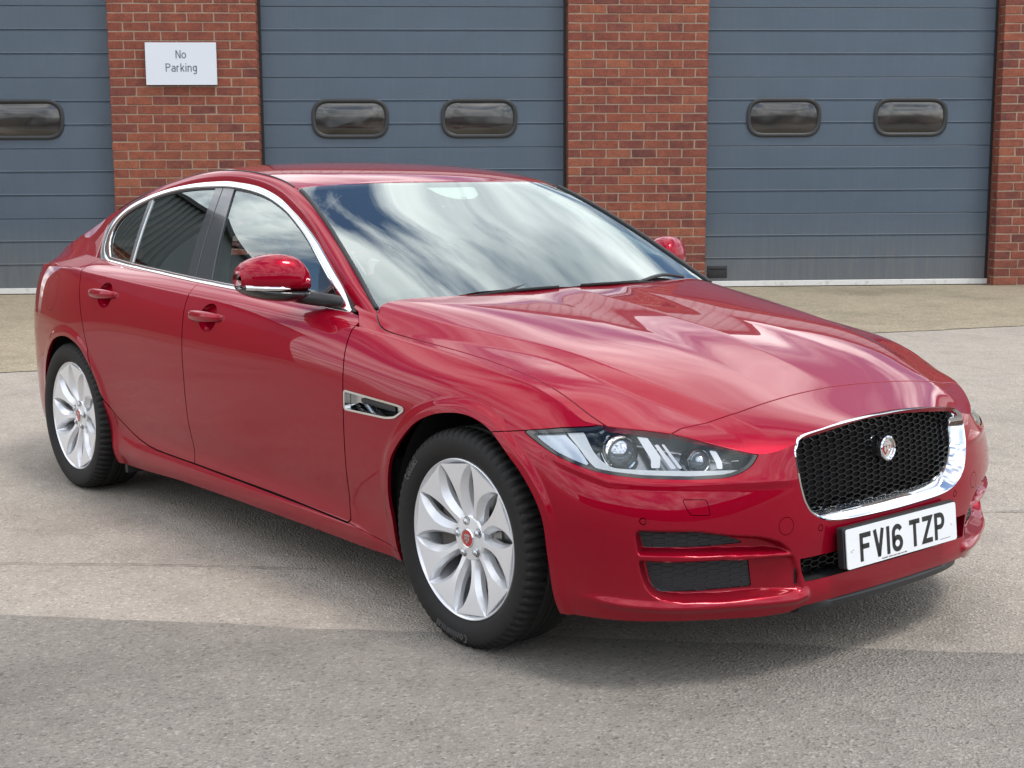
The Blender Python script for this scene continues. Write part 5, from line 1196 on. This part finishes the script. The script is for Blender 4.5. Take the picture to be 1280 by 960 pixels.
# cowl and wipers
strip_y('scuttle_panel', np.linspace(-.70, .70, 29), lambda y: [(-.66, float(_screen(-.66, y))-.02), (-.60-.03*(abs(y)/.7)**3, float(_screen(-.60, y))-.012), (-.555-.04*(abs(y)/.7)**3, .955-.03*(abs(y)/.7)**2), (-.50, .93-.03*abs(y))], PLAST, car)
def wiper(y0, y1, px):
    w = empty('wiper', parent=car); pts = []
    for t in np.linspace(0, 1, 12):
        y = y0+(y1-y0)*t; x = -.538+.010*abs(t-.5)-.012*(abs(y)/.7)**2; pts.append((x, y, float(_screen(x, y))+.001))
    tube('blade', pts, .006, MATTEB, w, 6)
    a = [(-.570, y0+.03, .99), (-.577, y0+(y1-y0)*.15, 1.002), tuple(np.array(pts[5])+[0, 0, .0])]; tube('arm', smooth_open(a, 5), .007, PLAST, w, 6)
    return w
wiper(-.06, -.60, 0); wiper(.58, .05, 0)
box('washer_jet', (-.612, -.035, .998), (-.585, .035, 1.012), PLAST, car, .004)
MDX = -.085
# ---------------------------------------------------------------- door mirrors
def mirror_part(sections, k=28, power=.75):
    """sections: (y, cx, cz, rx, rz_up, rz_dn)"""
    V = []
    for y, cx, cz, rx, ru, rd in sections:
        for j in range(k):
            a = 2*math.pi*j/k; c, s = math.cos(a), math.sin(a); V.append((cx+MDX*min(1, max(0, (-y-.80)/.06))+rx*np.sign(c)*abs(c)**power, -(-y-.84)*.86-.84 if y < -.84 else y, cz+(ru if s > 0 else rd)*np.sign(s)*abs(s)**power))
    n = len(sections); F = [(i*k+j, i*k+(j+1) % k, (i+1)*k+(j+1) % k, (i+1)*k+j) for i in range(n-1) for j in range(k)]+[tuple(range(k)), tuple(range((n-1)*k, n*k))[::-1]]
    return V, F
mir = empty('door_mirror', parent=fdoor); mir2 = empty('door_mirror', parent=fdoor2)
def lathe_interp(keys, n=22):
    K = np.array(keys); t = np.linspace(0, 1, len(K)); f = nspline(t, K); return [tuple(v) for v in f(np.linspace(0, 1, n))]
keys = [(-.846, -.872, 1.020, .030, .030, .016), (-.856, -.868, 1.024, .055, .060, .024), (-.885, -.874, 1.030, .074, .081, .032), (-.93, -.886, 1.034, .082, .089, .036), (-.98, -.902, 1.036, .084, .087, .036), (-1.03, -.922, 1.036, .078, .074, .033), (-1.065, -.942, 1.035, .058, .054, .028), (-1.082, -.955, 1.034, .030, .026, .016)]
V, F = mirror_part(lathe_interp(keys)); o = raw_mesh('mirror_cap', V, F, PAINT, mir, True); mobj('mirror_cap', o, mir2)
keys = [(-.835, -.862, .985, .040, .016, .020), (-.86, -.866, .988, .062, .016, .024), (-.92, -.878, .992, .076, .014, .030), (-.98, -.896, .996, .078, .012, .030), (-1.03, -.918, 1.002, .072, .010, .026), (-1.065, -.940, 1.010, .052, .008, .018), (-1.080, -.953, 1.016, .026, .006, .010)]
V, F = mirror_part(lathe_interp(keys), power=.85); o = raw_mesh('mirror_base', V, F, GLOSSB, mir, True); mobj('mirror_base', o, mir2)
V, F = mirror_part([(-.79, -.800, .962, .030, .022, .016), (-.81, -.808, .964, .048, .026, .018), (-.835, -.835, .970, .058, .026, .022), (-.87, -.858, .976, .058, .024, .022), (-.92, -.868, .984, .050, .018, .018)], 20, .85)
o = raw_mesh('mirror_foot', V, F, PLAST, mir, True); mobj('mirror_foot', o, mir2)
ind = []
for t in np.linspace(0, 1, 14):
    y = -.945-.130*t; yy, cx, cz, rx, ru, rd = [np.interp(-y, [.93, .98, 1.03, 1.065, 1.082], v) for v in ([.93, .98, 1.03, 1.065, 1.082], [-.886, -.902, -.922, -.942, -.955], [1.034]*5, [.083, .0855, .080, .061, .034], [0]*5, [0]*5)]; ind.append((cx+MDX+rx-.001, (y+.84)*.86-.84, 1.010+.004*t))
V = []; 
for i, q in enumerate(ind):
    h = .0075*min(1, i/3+.15); V += [(q[0]-.004, q[1], q[2]+h), (q[0]+.0015, q[1], q[2]+h*.6), (q[0]+.0015, q[1], q[2]-h*.6), (q[0]-.004, q[1], q[2]-h)]
F = [(i*4+j, i*4+j+1, i*4+5+j, i*4+4+j) for i in range(13) for j in range(3)]
o = raw_mesh('indicator_repeater', V, F, CHROME, mir, True); mobj('indicator_repeater', o, mir2)
o = box('mirror_glass', (-1.055, -1.01, 1.0), (-1.040, -.89, 1.08), CHROME, mir, .01); mobj('mirror_glass', o, mir2)
# ---------------------------------------------------------------- wheels
def revolve(prof, k=96, ax_y=True):
    """prof: (r, y) open profile -> grid verts/faces about the y axis"""
    V = [(r*math.cos(2*math.pi*j/k), y, r*math.sin(2*math.pi*j/k)) for r, y in prof for j in range(k)]
    F = [(i*k+j, i*k+(j+1) % k, (i+1)*k+(j+1) % k, (i+1)*k+j) for i in range(len(prof)-1) for j in range(k)]
    return V, F
def tyre_mesh():
    """225-section tyre about y; outer side is -y"""
    k = 288; V = []; F = []
    side = [(.2405, .093), (.246, .100), (.258, .1085), (.275, .1125), (.292, .113), (.306, .1095), (.3145, .105), (.3205, .0985), (.3255, .089)]
    prof = [(r, -y) for r, y in side]
    ribs = [-.078, -.050, -.046, -.0425, -.0385, -.016, -.012, -.0085, -.0045, .0045, .0085, .012, .016, .0385, .0425, .046, .050, .078]
    deep = {2: 1, 3: 1, 6: 1, 7: 1, 10: 1, 11: 1, 14: 1, 15: 1}
    for i, y in enumerate(ribs): prof.append((.3290-.0000*abs(y)-(.0075 if i in (2, 3, 6, 7, 10, 11, 14, 15) else 0)-.0018*(abs(y)/.078)**2, y))
    prof += [(r, y) for r, y in side[::-1]]
    n = len(prof); sh0, sh1 = 7, 10
    for i, (r, y) in enumerate(prof):
        for j in range(k):
            q = j % 4; rr = r
            edge = (6 <= i <= 10) or (n-11 <= i <= n-7)
            if edge and q < 2: rr = r-.0085 if (8 <= i <= n-9) or q == 0 else r-.005
            tw = (y*.55 if 9 <= i <= n-10 else math.copysign(.05, y))  # slanted shoulder slots
            a = 2*math.pi*(j+tw*6)/k; V.append((rr*math.cos(a), y, rr*math.sin(a)))
    F = [(i*k+j, i*k+(j+1) % k, (i+1)*k+(j+1) % k, (i+1)*k+j) for i in range(n-1) for j in range(k)]
    return V, F
def spoke_mesh():
    """one spoke along +x (local), outer face towards -y"""
    R = [.050, .070, .090, .110, .130, .150, .170, .188, .203, .215, .225, .2345]; Wd = [.036, .034, .0335, .0355, .0415, .0515, .0660, .0830, .1000, .1150, .1320, .1465]
    yf = [-.066, -.070, -.0745, -.079, -.083, -.0868, -.0895, -.0915, -.0930, -.0940, -.0950, -.0955]; V = []; ring = []
    Wb = [.034, .0345, .0365, .0395, .0450, .0545, .0685, .0860, .1030, .1190, .1350, .1472]; Wt = [.022, .017, .0140, .0140, .0180, .0265, .0440, .0640, .0850, .1040, .1250, .1455]
    for r, wb, wt, y in zip(R, Wb, Wt, yf):
        sw = .007*math.sin((r-.05)/.18*math.pi); dp = .018*(1-sstep(r, .205, .2345))+.001; as_ = .16*(wb-wt); th = .040-.012*(r-.05)/.18
        pts = [(-wb/2, y+max(th, dp+.002)), (-wb/2, y+dp), (-wt/2+as_, y), (wt/2+as_, y), (wb/2, y+dp*.9), (wb/2, y+max(th, dp+.002))]
        V += [(r*math.cos((p[0]+sw)/r*.99), p[1], r*math.sin((p[0]+sw)/r*.99)) for p in pts]
    k = 6; F = [(i*k+j, i*k+j+1, (i+1)*k+j+1, (i+1)*k+j) for i in range(len(R)-1) for j in range(k-1)]
    F += [(0, 1, 2, 3, 4, 5), tuple(range((len(R)-1)*k, len(R)*k))[::-1]]
    return V, F
def make_wheel():
    w = empty('wheel', parent=car)
    V, F = tyre_mesh(); ty = raw_mesh('tyre', V, F, RUBBER, w); auto_smooth(ty, 40)
    rim = empty('rim', parent=w)
    V, F = revolve([(.2405, .10), (.232, .10), (.226, .085), (.220, .06), (.215, .0), (.2165, -.03), (.2185, -.055), (.2235, -.070), (.2265, -.0785), (.2300, -.0900), (.2345, -.0950), (.2375, -.0985), (.2400, -.0975), (.2412, -.092)], 120)
    o = raw_mesh('rim_barrel', V, F, ALLOY, rim); auto_smooth(o, 30)
    V, F = spoke_mesh(); first = None
    for i in range(10):
        if first is None: first = raw_mesh('spoke', V, F, ALLOY, rim); auto_smooth(first, 22); s_ = first
        else: s_ = first.copy(); link(s_, rim)
        s_.rotation_euler = (0, math.radians(36*i+SPOKE0), 0)
    o = disc('hub', (0, -.064, 0), (0, -1, 0), .069, [(1.0, -.03), (1.0, .002), (.93, .007), (.5, .010), (.49, .012)], ALLOY, rim, 48)
    disc('centre_cap', (0, -.064, 0), (0, -1, 0), .029, [(1, .004), (1, .0135), (.93, .0155), (.86, .0150), (.84, .0135)], CHROME, rim, 40)
    disc('cap_disc', (0, -.064, 0), (0, -1, 0), .0245, [(1, .0137), (.6, .0145), (0, .0147)], BADGER, rim, 36)
    plate2d('cap_cat_face', face_shapes(.022), lambda x, y, h: Vector((x, -.0787-h, y)), .001, SATIN, rim)
    for i in range(5):
        a = math.radians(72*i+NUT0); c = (.0505*math.cos(a), -.0, .0505*math.sin(a))
        disc('nut_well', (c[0], -.0715, c[2]), (0, -1, 0), .0145, [(1, 0), (.99, .0012), (.85, .0008), (.8, -.002)], MATTEB, rim, 20)
        disc('wheel_nut', (c[0], -.0725, c[2]), (0, -1, 0), .0108, [(1, -.002), (1, .006), (.75, .009), (0, .0105)], SATIN, rim, 6)
    disc('brake_disc', (0, -.006, 0), (0, -1, 0), .163, [(1, -.010), (1, .010), (.985, .011), (.60, .011), (.595, .018), (.45, .030), (.44, .034), (0, .034)], DISC, w, 64)
    V = []; F = []; n_ = 16
    for i in range(n_+1):
        a = math.radians(150+62*i/n_)
        for r, y in ((.095, -.012), (.100, -.046), (.160, -.050), (.176, -.040), (.178, .03)): V.append((r*math.cos(a), y, r*math.sin(a)))
    F = [(i*5+j, i*5+j+1, i*5+6+j, i*5+5+j) for i in range(n_) for j in range(4)]+[(0, 1, 2, 3, 4), tuple(range(n_*5, n_*5+5))[::-1]]
    raw_mesh('brake_caliper', V, F, IRON, w)
    bx_ = revolve([(.20, .055), (.06, .05), (.0, .05)], 48); raw_mesh('backing_plate', bx_[0], bx_[1], MATTEB, w)
    return w
SPOKE0, NUT0 = 9.0, 27.0
def copy_tree(o, parent=None):
    c = o.copy(); link(c); c.parent = parent
    for ch in list(o.children): copy_tree(ch, c)
    return c
wh = make_wheel(); wh.location = (0, -.808, .3275)
for x, y, rz, ro in ((-2.835, -.810, 0, 21), (0, .808, math.pi, 0), (-2.835, .810, math.pi, 0)):
    c = copy_tree(wh, car); c.location = (x, y, .3275); c.rotation_euler = (0, math.radians(ro), rz)
# raised lettering on the near front tyre
LETT = mat('tyre_lettering', (.060, .060, .060), .45)
TXA, TXB = -97, 142
def sidewall_text(txt, deg, h, r0, parent):
    polys, w_ = text2d(txt, h, .20, .12)
    def to3(x, y, t):
        a = math.radians(deg)-x/(r0+h/2); r = r0+y; return Vector((r*math.cos(a), -.1132-t, r*math.sin(a)))
    return plate2d('raised_lettering', polys, to3, .0008, LETT, parent)
_ty = [c for c in wh.children if c.name.startswith('tyre')][0]
sidewall_text('Continental', TXA, .026, .2795, _ty); sidewall_text('Contact', TXB, .022, .281, _ty)
# ---------------------------------------------------------------- wheel housings, floor
for x0, nm in ((0.015, 'f'), (-2.84, 'r')):
    for sg in (-1, 1):
        V = []; F = []; k = 28; R = .405
        for yy in (-.865, -.45):
            for j in range(k+1):
                a = math.radians(-12+204*j/k); V.append((x0+R*math.cos(a), sg*-yy*-1 if False else yy*(1 if sg < 0 else -1), .335+R*math.sin(a)))
        F = [(j, j+1, k+2+j, k+1+j) for j in range(k)]; F.append(tuple(range(k+1, 2*k+2)))
        raw_mesh('wheel_arch_liner', V, F, MATTEB, car)
box('floor_pan', (-2.44, -.80, .17), (-.43, .80, .24), MATTEB, car, .02); box('engine_undertray', (-.45, -.42, .16), (.70, .42, .30), MATTEB, car, .02); box('front_undertray', (.42, -.62, .205), (.70, .62, .22), MATTEB, car, .003)
box('inner_body', (-2.42, -.84, .22), (-.42, .84, .50), MATTEB, car, .01)
for sg in (-1, 1):
    box('mud_deflector', (.30, sg*.66-.10, .165), (.325, sg*.66+.10, .235), PLAST, car, .003); box('mud_deflector', (-2.45, sg*.76-.09, .125), (-2.425, sg*.76+.09, .20), PLAST, car, .003)
box('engine_bay_block', (-.45, -.60, .30), (.62, .60, .60), MATTEB, car, .02)
box('boot_block', (-3.6, -.62, .25), (-3.25, .62, .80), MATTEB, car, .02)
# ---------------------------------------------------------------- interior
def cushion(name, lo, hi, m, parent, bev): return box(name, lo, hi, m, parent, bev, 4)
def seat(x, y, z=.32):
    s = empty('seat', parent=car); s.location = (x, y, z)
    cushion('seat_base', (-.25, -.25, .0), (.27, .25, .20), FABRIC, s, .05)
    b = cushion('seat_back', (-.09, -.24, .0), (.06, .24, .58), FABRIC, s, .06); b.location = (-.24, 0, .16); b.rotation_euler = (0, math.radians(-20), 0)
    h = cushion('headrest', (-.05, -.13, 0), (.05, .13, .17), FABRIC, s, .045); h.location = (-.46, 0, .80); h.rotation_euler = (0, math.radians(-8), 0)
    for d in (-.05, .05): tube('headrest_stem', [(-.43, d, .70), (-.455, d, .84)], .007, SATIN, s, 8)
    return s
seat(-1.50, -.37); seat(-1.50, .37)
s2 = empty('rear_seat', parent=car); s2.location = (-2.42, 0, .34); cushion('seat_base', (-.25, -.62, 0), (.25, .62, .18), FABRIC, s2, .06); b = cushion('seat_back', (-.08, -.60, 0), (.08, .60, .60), FABRIC, s2, .06); b.location = (-.25, 0, .10); b.rotation_euler = (0, math.radians(-24), 0)
for y in (-.36, .36): h = cushion('headrest', (-.05, -.13, 0), (.04, .13, .13), FABRIC, s2, .04); h.location = (-.52, y, .64)
strip_y('dashboard', np.linspace(-.72, .72, 31), lambda y: [(-.60, .90), (-.66, .945-.02*abs(y)), (-.80, .965-.03*abs(y)+.02*math.exp(-((y+.37)/.16)**2)), (-.95, .95-.03*abs(y)+.035*math.exp(-((y+.37)/.15)**2)), (-1.02, .90), (-1.02, .62), (-.9, .55)], DASH, car)
sw = empty('steering_wheel', parent=car); sw.location = (-1.12, -.37, .87); sw.rotation_euler = (0, math.radians(-65), 0)
ring_ = [(.180*math.cos(a), .180*math.sin(a), 0) for a in np.linspace(0, 2*math.pi, 41)[:-1]]; tube('wheel_ring', ring_, .014, DASH, sw, 10, True)
box('wheel_hub', (-.06, -.08, -.03), (.06, .08, .01), DASH, sw, .02, 3); box('wheel_spoke', (-.012, -.175, -.012), (.012, .175, .002), SATIN, sw, .004)
box('wheel_spoke', (-.17, -.02, -.012), (0, .02, .002), SATIN, sw, .004)
im = empty('interior_mirror', parent=car); im.location = (-1.155, 0, 1.235); cushion('mirror_body', (-.02, -.12, -.035), (.02, .12, .035), GLOSSB, im, .018); tube('mirror_stalk', [(0, 0, .02), (.0, 0, .06)], .012, GLOSSB, im, 8)
# roof lining
rl = field(lambda x, y: _roof(x, y)-.045, -2.7, -1.30, .56, .06, .07, np.array([(-1.31, -.56), (-2.7, -.52), (-2.7, .52), (-1.31, .56)])); patch_obj('roof_lining', rl, LINING, car)
for sg in (-1, 1):
    V = []; 
    for x in np.linspace(-2.45, -.80, 24): V += [(x, sg*(.755-.0*x), .94), (x, sg*.74, .60)]
    raw_mesh('door_card', V, [(2*i, 2*i+2, 2*i+3, 2*i+1) for i in range(23)], DASH, car)
    for nm, pts in (('pillar_lining', [(-.72, .73, .99), (-.95, .68, 1.11), (-1.20, .62, 1.22), (-1.40, .585, 1.30)]),): tube(nm, [(a, sg*b, c) for a, b, c in smooth_open(pts, 4)], .028, LINING, car, 8)
    tube('centre_pillar_lining', [(-1.78, sg*.75, .92), (-1.84, sg*.68, 1.15), (-1.87, sg*.585, 1.33)], .05, LINING, car, 8)
    tube('seat_belt', [(-1.80, sg*.715, 1.0), (-1.85, sg*.645, 1.20)], .012, MATTEB, car, 6)
